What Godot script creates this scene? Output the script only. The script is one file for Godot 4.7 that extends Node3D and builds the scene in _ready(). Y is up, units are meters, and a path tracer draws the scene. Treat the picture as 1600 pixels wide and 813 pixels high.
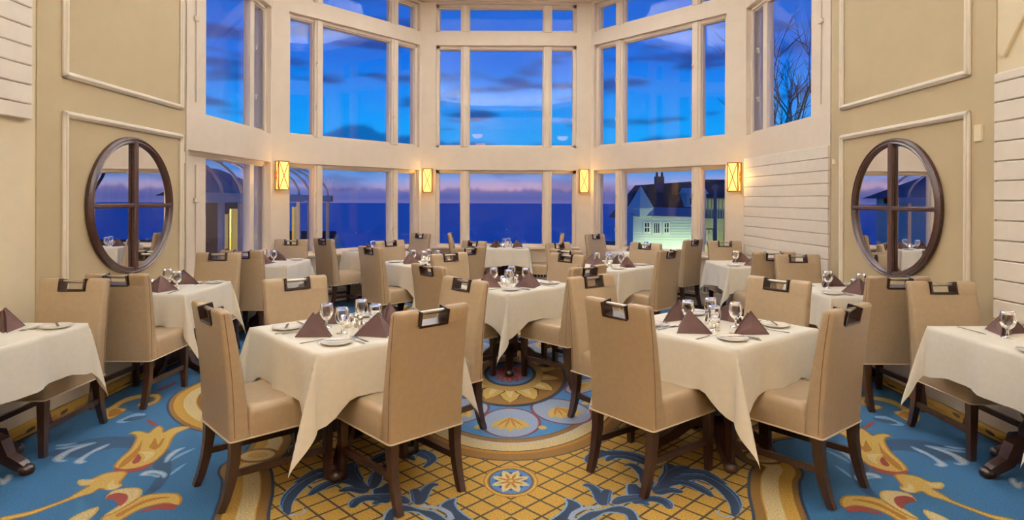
extends Node3D
# Restaurant bay at dusk. x right, y up, the bay lies towards -z; "depth" below means -z.

var M := {}
var counts := {}
const EYE := 1.55
const DEEP := 10.6
const TOP := 0.765


func _ready() -> void:
	camera_and_sky()
	materials()
	room_lights()
	build_shell()
	build_bay()
	build_side_walls()
	build_mirrors()
	build_sconces()
	build_outside()
	build_tables()
	build_rear_room()


# ---------------------------------------------------------------- camera, sky, lights
func camera_and_sky() -> void:
	var cam := Camera3D.new()
	cam.name = "camera"
	cam.near = 0.05
	cam.far = 6000.0
	cam.projection = Camera3D.PROJECTION_FRUSTUM
	cam.size = 813.0 / 955.0 * cam.near
	cam.frustum_offset = Vector2(6.0 / 955.0, -93.5 / 955.0) * cam.near
	cam.position = Vector3(0, EYE, 0)
	cam.rotation.z = 0.0035
	add_child(cam)
	cam.current = true
	var we := WorldEnvironment.new()
	we.name = "environment"
	var e := Environment.new()
	e.background_mode = Environment.BG_SKY
	e.tonemap_mode = Environment.TONE_MAPPER_LINEAR
	e.tonemap_exposure = 1.1
	e.sdfgi_enabled = true
	e.ssao_enabled = true
	e.ssil_enabled = true
	var sky := Sky.new()
	var sm := PanoramaSkyMaterial.new()
	sm.panorama = dusk_sky()
	sky.sky_material = sm
	e.sky = sky
	e.background_energy_multiplier = 1.15
	we.environment = e
	add_child(we)


func lin(r: float, g: float, b: float) -> Color:
	return Color(r / 255.0, g / 255.0, b / 255.0).srgb_to_linear()


# dusk: a violet cloud bank on the horizon, a pink line over it, azure above, deepening upwards; streaky clouds all round
func dusk_sky() -> ImageTexture:
	var w := 2048
	var h := 1024
	var im := Image.create(w, h, false, Image.FORMAT_RGBF)
	var n1 := FastNoiseLite.new()
	n1.seed = 7
	n1.frequency = 1.0
	n1.fractal_octaves = 4
	var n2 := FastNoiseLite.new()
	n2.seed = 21
	n2.frequency = 1.0
	n2.fractal_octaves = 3
	var grad := Gradient.new()
	grad.offsets = PackedFloat32Array([0.0, 0.008, 0.016, 0.03, 0.06, 0.10, 0.16, 0.22, 0.45, 1.0])
	grad.colors = PackedColorArray([lin(84, 100, 168), lin(112, 112, 172), lin(146, 138, 180), lin(96, 140, 205), lin(36, 132, 212), lin(20, 146, 226), lin(16, 128, 222), lin(16, 102, 208), lin(16, 66, 165), lin(14, 46, 120)])
	var cloud := lin(22, 54, 128)
	var bank := lin(72, 84, 152)
	var heap_blue := lin(10, 66, 142)
	var rose := lin(222, 160, 166)
	im.fill(lin(96, 96, 158))
	for j in h / 2 + 2:
		var up := (0.5 - (j + 0.5) / h) * PI
		var sy := sin(up)
		var base := grad.sample(clampf(sy / 1.0, 0.0, 1.0))
		for i in w:
			var a := (i + 0.5) / w * TAU
			var p := Vector3(cos(a), 0, sin(a)) * cos(up)
			var c := base
			if up < 1.25 and up > -0.01:
				var q := n1.get_noise_3d(p.x * 4.5, sy * 26.0, p.z * 4.5)
				var k := smoothstep(0.08, 0.42, q) * (0.8 if up > 0.09 else 0.45)
				k *= 1.0 - smoothstep(0.35, 0.9, up)
				if up < 0.05:
					var warm := clampf(n2.get_noise_2d(p.x * 1.2 + 3.0, p.z * 1.2) * 1.4 + 0.45, 0.0, 1.0)
					c = c.lerp(rose, warm * 0.4 * smoothstep(0.008, 0.018, up) * (1.0 - smoothstep(0.02, 0.05, up)))
					var edge := 0.017 + 0.007 * n2.get_noise_2d(p.x * 22.0, p.z * 22.0) + 0.004 * n1.get_noise_2d(p.x * 70.0, p.z * 70.0)
					c = c.lerp(bank, 0.75 * (1.0 - smoothstep(edge - 0.002, edge + 0.002, up)))
				if up < 0.2:
					var heap := 0.092 + 0.034 * n2.get_noise_2d(p.x * 2.3 + 9.0, p.z * 2.3) + 0.008 * n1.get_noise_2d(p.x * 16.0, p.z * 16.0)
					c = c.lerp(heap_blue, 0.8 * (1.0 - smoothstep(heap - 0.003, heap + 0.003, up)) * smoothstep(0.035, 0.075, up))
				c = c.lerp(cloud, k)
			im.set_pixel(i, j, c)
	return ImageTexture.create_from_image(im)


func lamp(at: Vector3, c: Color, energy: float, size: float, parent: Node, called := "bulb_light") -> void:
	var l := OmniLight3D.new()
	l.name = called
	l.light_color = c
	l.light_energy = energy
	l.light_size = size
	l.omni_range = 40.0
	l.omni_attenuation = 2.0
	l.shadow_enabled = true
	l.position = at
	parent.add_child(l, true)


const WARM := Color(1.0, 1.0, 1.0)
# the raised tray of the ceiling, lit from a cove all round; eight corners, centre and half sizes
const TRAY := [Vector2(-1.3, 6.1), Vector2(1.3, 6.1), Vector2(2.55, 4.8), Vector2(2.55, -4.8), Vector2(1.3, -6.1), Vector2(-1.3, -6.1), Vector2(-2.55, -4.8), Vector2(-2.55, 4.8)]
const TRAY_Z := -3.7


func room_lights() -> void:
	# light of the cove strips, upwards onto the tray
	for k in 8:
		var a: Vector2 = TRAY[k] * 1.06
		var b: Vector2 = TRAY[(k + 1) % 8] * 1.06
		var l := AreaLight3D.new()
		l.name = "cove_light"
		l.area_size = Vector2(a.distance_to(b) * 0.96, 0.09)
		l.area_normalize_energy = false
		l.light_color = WARM
		l.light_energy = 105.0
		l.area_range = 30.0
		l.area_attenuation = 2.0
		l.shadow_enabled = true
		var m := (a + b) / 2.0
		var along := Vector3(b.x - a.x, 0, b.y - a.y).normalized()
		var basis_ := Basis(along, Vector3.UP.cross(along) * -1.0, Vector3.DOWN)
		basis_.y = basis_.z.cross(basis_.x)
		l.transform = Transform3D(basis_, Vector3(m.x, 5.19, TRAY_Z + m.y))
		add_child(l, true)


# ---------------------------------------------------------------- materials
func mat(key: String, c: Color, rough := 0.7, metal := 0.0) -> StandardMaterial3D:
	var m := StandardMaterial3D.new()
	m.resource_name = key
	m.albedo_color = c
	m.roughness = rough
	m.metallic = metal
	M[key] = m
	return m


func rgb(r: int, g: int, b: int) -> Color:
	return Color8(r, g, b)


func noise_tex(freq: float, lo: Color, hi: Color, seed_: int, size := 512, oct := 4) -> NoiseTexture2D:
	var n := FastNoiseLite.new()
	n.seed = seed_
	n.frequency = freq
	n.fractal_octaves = oct
	var t := NoiseTexture2D.new()
	t.width = size
	t.height = size
	t.seamless = true
	t.noise = n
	var g := Gradient.new()
	g.offsets = PackedFloat32Array([0.0, 1.0])
	g.colors = PackedColorArray([lo, hi])
	t.color_ramp = g
	return t


func triplanar(m: StandardMaterial3D, t: Texture2D, scale: Vector3, world := false) -> void:
	m.albedo_texture = t
	m.uv1_triplanar = true
	m.uv1_world_triplanar = world
	m.uv1_scale = scale


func relief(m: StandardMaterial3D, t: Texture2D, amount: float, scale: Vector3) -> void:
	m.heightmap_enabled = true
	m.heightmap_texture = t
	m.heightmap_scale = amount
	m.uv1_triplanar = true
	m.uv1_scale = scale


func materials() -> void:
	var soft := noise_tex(0.012, Color(0.975, 0.975, 0.97), Color(1, 1, 1), 3)
	var fine := noise_tex(0.09, Color(0.0, 0.0, 0.0), Color(1, 1, 1), 5)
	var hide := noise_tex(0.02, Color(0.955, 0.95, 0.945), Color(1, 1, 1), 9)
	var grain := noise_tex(0.02, Color(0.62, 0.58, 0.55), Color(1, 1, 1), 11)
	triplanar(mat("wall_beige", rgb(187, 169, 134), 0.75), soft, Vector3(0.5, 0.5, 0.5))
	triplanar(mat("wall_cream", rgb(236, 222, 190), 0.75), soft, Vector3(0.5, 0.5, 0.5))
	triplanar(mat("trim_white", rgb(237, 223, 204), 0.55), soft, Vector3(0.6, 0.6, 0.6))
	triplanar(mat("ceiling", rgb(240, 239, 237), 0.85), soft, Vector3(0.4, 0.4, 0.4))
	triplanar(mat("shiplap", rgb(246, 238, 224), 0.5), soft, Vector3(1, 1, 1))
	var v := mat("vinyl", rgb(174, 152, 122), 0.4)
	triplanar(v, hide, Vector3(2.2, 2.2, 2.2))
	relief(v, fine, 0.03, Vector3(2.2, 2.2, 2.2))
	mat("piping", rgb(212, 196, 170), 0.5)
	mat("seam", rgb(120, 88, 58), 0.7)
	triplanar(mat("wood", rgb(62, 38, 30), 0.32), grain, Vector3(9, 1.2, 9))
	triplanar(mat("dark_wood", rgb(52, 30, 22), 0.3), grain, Vector3(6, 2, 6))
	triplanar(mat("mirror_wood", rgb(66, 37, 31), 0.4), grain, Vector3(3, 3, 3))
	mat("nickel", rgb(196, 188, 176), 0.3, 1.0)
	mat("steel", rgb(205, 204, 202), 0.2, 1.0)
	var c := mat("linen", rgb(248, 245, 234), 0.85)
	triplanar(c, soft, Vector3(2, 2, 2))
	relief(c, fine, 0.02, Vector3(3, 3, 3))
	c.backlight_enabled = true
	c.backlight = Color(0.25, 0.22, 0.16)
	var nk := mat("napkin", rgb(72, 44, 38), 0.85)
	triplanar(nk, soft, Vector3(5, 5, 5))
	mat("china", rgb(244, 241, 234), 0.18)
	mat("mirror", Color(0.93, 0.93, 0.93), 0.0, 1.0)
	mat("brass", rgb(176, 128, 54), 0.35, 1.0)
	mat("hardware", rgb(226, 214, 194), 0.4)
	mat("slot", rgb(36, 32, 28), 0.8)
	mat("wax", rgb(250, 240, 220), 0.6)
	var g := mat("pane", Color(1, 1, 1, 0.0), 0.0)
	g.transparency = BaseMaterial3D.TRANSPARENCY_ALPHA
	g.albedo_color = Color(1, 1, 1, 0.0)
	g.metallic_specular = 0.39
	var gg := mat("crystal", Color(1, 1, 1, 0.0), 0.0)
	gg.refraction_enabled = true
	gg.refraction_scale = 0.05
	glow("mica", Color(1.0, 0.8, 0.45), 1.2)
	glow("flame", Color(1.0, 0.8, 0.5), 16.0)
	glow("strip", Color(1.0, 0.88, 0.72), 3.0)
	glow("bowl", Color(1.0, 0.7, 0.22), 6.0)
	glow("downlight", Color(1.0, 0.9, 0.75), 5.0)
	carpet_material()
	triplanar(mat("plain_carpet", rgb(150, 112, 60), 0.95), hide, Vector3(1, 1, 1))


func glow(key: String, c: Color, energy: float) -> void:
	var m := mat(key, c, 0.5)
	m.emission_enabled = true
	m.emission = c
	m.emission_energy_multiplier = energy


# ---------------------------------------------------------------- shapes
func S() -> SurfaceTool:
	var st := SurfaceTool.new()
	st.begin(Mesh.PRIMITIVE_TRIANGLES)
	st.set_smooth_group(-1)
	return st


func tri(st: SurfaceTool, a: Vector3, b: Vector3, c: Vector3) -> void:
	st.add_vertex(a)
	st.add_vertex(b)
	st.add_vertex(c)


func quad(st: SurfaceTool, a: Vector3, b: Vector3, c: Vector3, d: Vector3) -> void:
	tri(st, a, b, c)
	tri(st, a, c, d)


func loft(st: SurfaceTool, loops: Array, cap0 := true, cap1 := true, smooth := 0) -> void:
	st.set_smooth_group(smooth)
	for k in loops.size() - 1:
		var p: PackedVector3Array = loops[k]
		var q: PackedVector3Array = loops[k + 1]
		var n := p.size()
		for i in n:
			var j := (i + 1) % n
			quad(st, p[i], q[i], q[j], p[j])
	st.set_smooth_group(-1)
	if cap0:
		cap(st, loops[0], true)
	if cap1:
		cap(st, loops[loops.size() - 1], false)


func cap(st: SurfaceTool, p: PackedVector3Array, flip: bool) -> void:
	for i in range(1, p.size() - 1):
		if flip:
			tri(st, p[0], p[i], p[i + 1])
		else:
			tri(st, p[0], p[i + 1], p[i])


func ring(pts: Array, y: float, xf := Transform3D.IDENTITY) -> PackedVector3Array:
	var out := PackedVector3Array()
	for p in pts:
		out.append(xf * Vector3(p.x, y, p.y))
	return out


# rounded rectangle of w by d round (cx, cz)
func rr(w: float, d: float, r: float, cx := 0.0, cz := 0.0, n := 3) -> Array:
	var out := []
	for c in 4:
		var sx := 1.0 if c == 0 or c == 3 else -1.0
		var sz := 1.0 if c < 2 else -1.0
		for k in n + 1:
			var a := (c + float(k) / n) * PI / 2.0
			out.append(Vector2(cx + sx * (w / 2 - r) + cos(a) * r, cz + sz * (d / 2 - r) + sin(a) * r))
	return out


func box(st: SurfaceTool, c: Vector3, s: Vector3, xf := Transform3D.IDENTITY) -> void:
	var h := s / 2.0
	var p := [Vector2(h.x, h.z), Vector2(-h.x, h.z), Vector2(-h.x, -h.z), Vector2(h.x, -h.z)]
	var t := xf * Transform3D(Basis(), c)
	loft(st, [ring(p, -h.y, t), ring(p, h.y, t)], true, true, -1)


func cbox(st: SurfaceTool, c: Vector3, s: Vector3, b: float, xf := Transform3D.IDENTITY) -> void:
	var h := s / 2.0
	var f := func(i: float) -> Array:
		var x := h.x - i
		var z := h.z - i
		return [Vector2(x, z - b), Vector2(x - b, z), Vector2(-x + b, z), Vector2(-x, z - b), Vector2(-x, -z + b), Vector2(-x + b, -z), Vector2(x - b, -z), Vector2(x, -z + b)]
	var t := xf * Transform3D(Basis(), c)
	loft(st, [ring(f.call(b * 0.99), -h.y, t), ring(f.call(0.0), -h.y + b, t), ring(f.call(0.0), h.y - b, t), ring(f.call(b * 0.99), h.y, t)], true, true, -1)


func lathe(st: SurfaceTool, prof: Array, n := 20, xf := Transform3D.IDENTITY) -> void:
	st.set_smooth_group(0)
	for k in prof.size() - 1:
		var p: Vector2 = prof[k]
		var q: Vector2 = prof[k + 1]
		for i in n:
			var a := TAU * i / n
			var b := TAU * (i + 1) / n
			var pa := xf * Vector3(cos(a) * p.x, p.y, sin(a) * p.x)
			var pb := xf * Vector3(cos(b) * p.x, p.y, sin(b) * p.x)
			var qa := xf * Vector3(cos(a) * q.x, q.y, sin(a) * q.x)
			var qb := xf * Vector3(cos(b) * q.x, q.y, sin(b) * q.x)
			if p.x < 0.00001:
				tri(st, pa, qa, qb)
			elif q.x < 0.00001:
				tri(st, pa, qa, pb)
			else:
				quad(st, pa, qa, qb, pb)
	st.set_smooth_group(-1)


# a round bar along points
func tube(st: SurfaceTool, pts: Array, r0: float, r1: float, n := 8, closed := false) -> void:
	var loops := []
	var m := pts.size()
	var side := Vector3.ZERO
	for k in m:
		var a: Vector3 = pts[k - 1] if k > 0 else (pts[m - 1] if closed else pts[0])
		var b: Vector3 = pts[k + 1] if k < m - 1 else (pts[0] if closed else pts[m - 1])
		var t := (b - a).normalized()
		if side == Vector3.ZERO:
			side = t.cross(Vector3.UP if absf(t.y) < 0.9 else Vector3.RIGHT).normalized()
		side = (side - t * side.dot(t)).normalized()
		var other := t.cross(side)
		var r := lerpf(r0, r1, float(k) / maxi(1, m - 1))
		var l := PackedVector3Array()
		for i in n:
			var an := TAU * i / n
			l.append(pts[k] + (side * cos(an) + other * sin(an)) * r)
		loops.append(l)
	if closed:
		loops.append(loops[0])
	loft(st, loops, not closed, not closed, 0)


# a bar of square section along points, w across (side direction given) and t in the third direction
func bar(st: SurfaceTool, pts: Array, side: Vector3, w0: float, w1: float, t0: float, t1: float) -> void:
	var loops := []
	var m := pts.size()
	for k in m:
		var a: Vector3 = pts[maxi(0, k - 1)]
		var b: Vector3 = pts[mini(m - 1, k + 1)]
		var d := (b - a).normalized()
		var o := d.cross(side).normalized()
		var f := float(k) / maxi(1, m - 1)
		var w := lerpf(w0, w1, f) / 2.0
		var t := lerpf(t0, t1, f) / 2.0
		var c: Vector3 = pts[k]
		loops.append(PackedVector3Array([c + side * w + o * t, c - side * w + o * t, c - side * w - o * t, c + side * w - o * t]))
	loft(st, loops, true, true, -1)


# a flat outline in x, y pulled along z from z0 to z1
func slab(st: SurfaceTool, outline: Array, z0: float, z1: float, xf := Transform3D.IDENTITY) -> void:
	var pv := PackedVector2Array(outline)
	var idx := Geometry2D.triangulate_polygon(pv)
	for k in range(0, idx.size(), 3):
		var a := pv[idx[k]]
		var b := pv[idx[k + 1]]
		var c := pv[idx[k + 2]]
		tri(st, xf * Vector3(a.x, a.y, z1), xf * Vector3(b.x, b.y, z1), xf * Vector3(c.x, c.y, z1))
		tri(st, xf * Vector3(a.x, a.y, z0), xf * Vector3(c.x, c.y, z0), xf * Vector3(b.x, b.y, z0))
	for i in pv.size():
		var p := pv[i]
		var q := pv[(i + 1) % pv.size()]
		quad(st, xf * Vector3(p.x, p.y, z0), xf * Vector3(q.x, q.y, z0), xf * Vector3(q.x, q.y, z1), xf * Vector3(p.x, p.y, z1))


func mesh_of(st: SurfaceTool) -> ArrayMesh:
	st.generate_normals()
	st.index()
	return st.commit()


func part(called: String, st: SurfaceTool, key: String, parent: Node) -> MeshInstance3D:
	return put(called, mesh_of(st), key, parent)


func put(called: String, mesh: Mesh, key: String, parent: Node) -> MeshInstance3D:
	var o := MeshInstance3D.new()
	o.name = called if parent != self else numbered(called)
	o.mesh = mesh
	o.material_override = null
	mesh.surface_set_material(0, M[key])
	parent.add_child(o, true)
	return o


func numbered(called: String) -> String:
	counts[called] = counts.get(called, -1) + 1
	return called if counts[called] == 0 else "%s_%03d" % [called, counts[called]]


func thing(called: String, label: String, category: String, at := Vector3.ZERO, turn := 0.0, group := "") -> Node3D:
	var o := Node3D.new()
	o.name = numbered(called)
	add_child(o)
	o.position = at
	o.rotation.y = turn
	tag(o, label, category, group)
	return o


func tag(o: Node, label: String, category: String, group := "") -> void:
	o.set_meta("label", label)
	o.set_meta("category", category)
	if group:
		o.set_meta("group", group)


func setting(called: String) -> Node3D:
	var o := Node3D.new()
	o.name = called
	add_child(o)
	o.set_meta("kind", "structure")
	return o


func copy(root: Node3D, called: String, label: String, category: String, group: String, at: Vector3, turn := 0.0) -> Node3D:
	var r: Node3D = root.duplicate()
	r.name = numbered(called)
	add_child(r)
	r.position = at
	r.rotation.y = turn
	tag(r, label, category, group)
	return r


# ---------------------------------------------------------------- carpet: the woven pattern, in metres from the middle line and in depth
const CARPET_W := 1024
const CARPET_H := 2048
const CARPET_X := 3.4
const CARPET_D0 := 2.2
const CARPET_D := 6.8
var dye: Image


# rounds the corners of a closed outline
func rounded(p: PackedVector2Array) -> PackedVector2Array:
	var q := p
	for k in 2:
		var out := PackedVector2Array()
		for i in q.size():
			var a := q[i]
			var b := q[(i + 1) % q.size()]
			out.append(a.lerp(b, 0.2))
			out.append(a.lerp(b, 0.8))
		q = out
	return q


func fill_poly(p: PackedVector2Array, c: Color) -> void:
	var k := CARPET_H / CARPET_D
	var kx := CARPET_W / CARPET_X
	var lo := 1e9
	var hi := -1e9
	for q in p:
		lo = minf(lo, q.y)
		hi = maxf(hi, q.y)
	var n := p.size()
	for row in range(maxi(0, floori((lo - CARPET_D0) * k)), mini(CARPET_H - 1, ceili((hi - CARPET_D0) * k)) + 1):
		var y := CARPET_D0 + (row + 0.5) / k
		var xs := PackedFloat32Array()
		for i in n:
			var a := p[i]
			var b := p[(i + 1) % n]
			if (a.y <= y) != (b.y <= y):
				xs.append(a.x + (b.x - a.x) * (y - a.y) / (b.y - a.y))
		xs.sort()
		for i in range(0, xs.size() - 1, 2):
			var x0 := clampi(roundi(xs[i] * kx), 0, CARPET_W)
			var x1 := clampi(roundi(xs[i + 1] * kx), 0, CARPET_W)
			if x1 > x0:
				dye.fill_rect(Rect2i(x0, row, x1 - x0, 1), c)


func pairs(a: Array) -> PackedVector2Array:
	var out := PackedVector2Array()
	for i in range(0, a.size(), 2):
		out.append(Vector2(a[i], a[i + 1]))
	return out


func curve(p: PackedVector2Array, steps := 6) -> PackedVector2Array:
	var out := PackedVector2Array()
	var n := p.size()
	for i in n - 1:
		for s in steps:
			out.append(p[i].cubic_interpolate(p[i + 1], p[maxi(0, i - 1)], p[mini(n - 1, i + 2)], float(s) / steps))
	out.append(p[n - 1])
	return out


func stroke(p: PackedVector2Array, w0: float, w1: float, c: Color, shift := 0.0, tips := false) -> void:
	var n := p.size()
	var l := PackedVector2Array()
	var r := PackedVector2Array()
	for i in n:
		var t := (p[mini(n - 1, i + 1)] - p[maxi(0, i - 1)]).normalized()
		var o := Vector2(-t.y, t.x)
		var q := float(i) / (n - 1)
		var w := lerpf(w0, w1, q) / 2.0
		if tips:
			w *= sqrt(clampf(minf(q / 0.18, (1.0 - q) / 0.22), 0.04, 1.0))
		l.append(p[i] + o * (w + shift))
		r.append(p[i] + o * (shift - w))
	for i in n - 1:
		fill_poly(PackedVector2Array([l[i], l[i + 1], r[i + 1], r[i]]), c)


func oval(cx: float, cd: float, rx: float, rd: float, c: Color, turn := 0.0, n := 48) -> void:
	var p := PackedVector2Array()
	for i in n:
		p.append(Vector2(cx, cd) + Vector2(cos(TAU * i / n) * rx, sin(TAU * i / n) * rd).rotated(turn))
	fill_poly(p, c)


# a leaf-shaped polygon from a to b
func leaf(a: Vector2, b: Vector2, w: float, c: Color) -> void:
	var t := b - a
	var o := Vector2(-t.y, t.x).normalized() * w / 2.0
	fill_poly(PackedVector2Array([a, a + t * 0.25 + o * 0.7, a + t * 0.55 + o, a + t * 0.82 + o * 0.6, b, a + t * 0.82 - o * 0.6, a + t * 0.55 - o, a + t * 0.25 - o * 0.7]), c)


func carpet_material() -> void:
	var C := {"blue": rgb(36, 100, 146), "dark": rgb(16, 62, 98), "white": rgb(214, 214, 220), "sky": rgb(140, 176, 214), "gold": rgb(224, 186, 96), "amber": rgb(178, 120, 24), "cream": rgb(238, 214, 158), "red": rgb(142, 50, 38), "rose": rgb(196, 92, 86), "maroon": rgb(110, 32, 48), "navy": rgb(6, 38, 72), "field": rgb(206, 160, 62), "line": rgb(48, 34, 16), "brown": rgb(134, 92, 18), "pale": rgb(168, 186, 216)}
	dye = Image.create(CARPET_W, CARPET_H, false, Image.FORMAT_RGB8)
	dye.fill(C.field)
	# lattice
	var step := 0.1128 * sqrt(2.0)
	for k in range(-60, 120):
		for s in [-1.0, 1.0]:
			var d0 := 3.156 + k * step
			fill_poly(PackedVector2Array([Vector2(-0.01, d0 - 0.008), Vector2(3.5, d0 - 0.008 + s * 3.51), Vector2(3.5, d0 + 0.008 + s * 3.51), Vector2(-0.01, d0 + 0.008)]), C.line)
	# blue field
	var edge := curve(pairs([1.05, 2.1, 1.12, 2.45, 1.220, 2.749, 1.309, 2.952, 1.384, 3.201, 1.472, 3.415, 1.553, 3.555, 1.50, 3.70, 1.509, 3.812, 1.536, 3.934, 1.624, 4.041, 1.714, 4.085, 1.907, 4.152, 2.105, 4.246, 2.280, 4.396, 2.441, 4.615, 2.533, 4.858, 2.528, 5.075, 2.46, 5.42, 2.2, 5.75, 1.9, 6.2, 1.72, 7.0, 1.62, 8.0, 1.55, 9.1]))
	var field := edge.duplicate()
	field.append(Vector2(3.5, 9.1))
	field.append(Vector2(3.5, 2.1))
	fill_poly(field, C.blue)
	stroke(edge, 0.27, 0.27, C.navy)
	stroke(edge, 0.24, 0.24, C.brown)
	stroke(edge, 0.16, 0.16, C.field, -0.01)
	stroke(edge, 0.085, 0.085, C.cream, 0.02)
	oval(1.53, 3.70, 0.125, 0.105, C.brown)
	oval(1.53, 3.70, 0.10, 0.08, C.cream)
	oval(1.53, 3.70, 0.06, 0.045, C.gold)
	for f in CARPET_FILLS:
		var shape := rounded(pairs(f[1]))
		fill_poly(shape, C[f[0]])
		var rim: String = {"gold": "amber", "cream": "gold", "navy": "sky", "white": "sky"}.get(f[0], "")
		if rim:
			shape.append(shape[0])
			stroke(shape, 0.012, 0.012, C[rim])
	for f in CARPET_FRONDS:
		stroke(curve(pairs(f[0])), f[1] * 1.45 + 0.016, f[2] * 1.45 + 0.014, C.sky, 0.0, true)
	for f in CARPET_FRONDS:
		stroke(curve(pairs(f[0])), f[1] * 1.45, f[2] * 1.45, C.navy, 0.0, true)
		stroke(curve(pairs(f[0])), 0.003, f[2] * 0.16, rgb(86, 130, 186), f[2] * 0.4, true)
	for f in CARPET_CURLS:
		stroke(curve(pairs(f[0])), f[1], f[2], C.pale)
	# small flower
	oval(0, 3.372, 0.152, 0.187, C.amber)
	oval(0, 3.372, 0.142, 0.174, C.gold)
	oval(0, 3.372, 0.132, 0.163, C.amber)
	oval(0, 3.372, 0.124, 0.154, C.line)
	oval(0, 3.372, 0.118, 0.148, rgb(84, 130, 190))
	for k in 8:
		var a := (k + 0.5) * TAU / 8 + PI / 8
		leaf(Vector2(0, 3.372), Vector2(cos(a) * 0.09, 3.372 + sin(a) * 0.115), 0.05, C.navy)
	for k in 8:
		var a := (k + 0.5) * TAU / 8
		var tip := Vector2(cos(a) * 0.112, 3.372 + sin(a) * 0.14)
		leaf(Vector2(0, 3.372), tip, 0.056, C.cream)
		leaf(Vector2(0, 3.372), Vector2(0, 3.372).lerp(tip, 0.7), 0.02, C.amber)
	oval(0, 3.372, 0.024, 0.03, C.amber)
	oval(0, 3.372, 0.014, 0.018, C.gold)
	# great medallion
	var cd := 5.48
	oval(0, cd, 1.04, 1.85, C.line, 0.0, 96)
	oval(0, cd, 1.03, 1.835, C.brown, 0.0, 96)
	oval(0, cd, 0.96, 1.75, C.amber, 0.0, 96)
	oval(0, cd, 0.93, 1.715, C.line, 0.0, 96)
	oval(0, cd, 0.92, 1.705, C.cream, 0.0, 96)
	oval(0, cd, 0.86, 1.61, rgb(226, 214, 190), 0.0, 96)
	oval(0, cd, 0.82, 1.575, C.brown, 0.0, 96)
	oval(0, cd, 0.79, 1.52, C.line, 0.0, 96)
	oval(0, cd, 0.78, 1.51, rgb(66, 132, 190), 0.0, 96)
	for k in 10:
		var a := -PI / 2 + k * TAU / 10
		var c := Vector2(cos(a) * 0.64, cd + sin(a) * 1.21)
		var turn := atan2(sin(a) * 1.21, cos(a) * 0.64) + PI / 2
		var rx := 0.215 if absf(cos(a)) < 0.7 else 0.24
		var rd := 0.29 if absf(cos(a)) < 0.7 else 0.13
		oval(c.x, c.y, rx, rd, C.maroon, turn)
		oval(c.x, c.y, rx - 0.018, rd - 0.02, C.pale, turn)
		for q in [-0.95, -0.5, 0.0, 0.5, 0.95]:
			var out := Vector2(sin(q) * rx * 0.75, (-cos(q) * 0.62) * rd).rotated(turn)
			leaf(c - Vector2(0, -rd * 0.3).rotated(turn), c + out, 0.085, C.gold)
		for q in [-0.8, -0.3, 0.3, 0.8]:
			var out := Vector2(sin(q) * rx * 0.6, (-cos(q) * 0.4) * rd).rotated(turn)
			leaf(c - Vector2(0, -rd * 0.3).rotated(turn), c + out, 0.02, C.amber)
		var b := a + TAU / 20
		oval(cos(b) * 0.71, cd + sin(b) * 1.38, 0.03, 0.035, C.gold)
	oval(0, cd, 0.51, 0.90, C.navy, 0.0, 96)
	oval(0, cd, 0.49, 0.873, C.line, 0.0, 96)
	oval(0, cd, 0.475, 0.85, C.brown, 0.0, 96)
	for k in 14:
		var a := -PI / 2 + k * TAU / 14
		var tip := Vector2(cos(a) * 0.44, cd + sin(a) * 0.80)
		leaf(Vector2(cos(a) * 0.16, cd + sin(a) * 0.3), tip, 0.2, C.line)
		leaf(Vector2(cos(a) * 0.16, cd + sin(a) * 0.3), tip, 0.175, C.gold)
		leaf(Vector2(cos(a) * 0.2, cd + sin(a) * 0.36), Vector2(cos(a) * 0.38, cd + sin(a) * 0.7), 0.06, C.cream)
	oval(0, cd, 0.3, 0.52, rgb(200, 160, 86), 0.0, 64)
	oval(0, cd, 0.235, 0.395, C.line, 0.0, 64)
	oval(0, cd, 0.225, 0.38, C.navy, 0.0, 64)
	oval(0, cd, 0.205, 0.35, rgb(78, 120, 176), 0.0, 64)
	for k in 16:
		var a := -PI / 2 + k * TAU / 16
		leaf(Vector2(cos(a) * 0.04, cd + sin(a) * 0.07), Vector2(cos(a) * 0.17, cd + sin(a) * 0.29), 0.055, C.red)
		leaf(Vector2(cos(a) * 0.09, cd + sin(a) * 0.16), Vector2(cos(a) * 0.15, cd + sin(a) * 0.25), 0.022, C.rose)
	# woven border along the walls
	fill_poly(PackedVector2Array([Vector2(3.13, 2.0), Vector2(3.5, 2.0), Vector2(3.5, 9.2), Vector2(3.13, 9.2)]), C.line)
	fill_poly(PackedVector2Array([Vector2(3.155, 2.0), Vector2(3.5, 2.0), Vector2(3.5, 9.2), Vector2(3.155, 9.2)]), C.field)
	var rng := RandomNumberGenerator.new()
	rng.seed = 4
	for k in 60:
		var d := 2.3 + k * 0.115
		leaf(Vector2(3.17 + rng.randf() * 0.05, d), Vector2(3.19 + rng.randf() * 0.09, d + 0.14), 0.035, C.amber if k % 3 else C.line)
	var m := mat("carpet", rgb(236, 236, 236), 0.95)
	m.albedo_texture = ImageTexture.create_from_image(dye)
	m.detail_enabled = true
	m.detail_blend_mode = BaseMaterial3D.BLEND_MODE_MUL
	m.detail_uv_layer = BaseMaterial3D.DETAIL_UV_2
	m.detail_albedo = noise_tex(0.11, Color(0.62, 0.62, 0.62), Color(1.0, 1.0, 1.0), 31, 512, 3)
	m.uv2_triplanar = true
	m.uv2_world_triplanar = true
	m.uv2_scale = Vector3(1.6, 1.6, 1.6)
	dye = null


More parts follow.
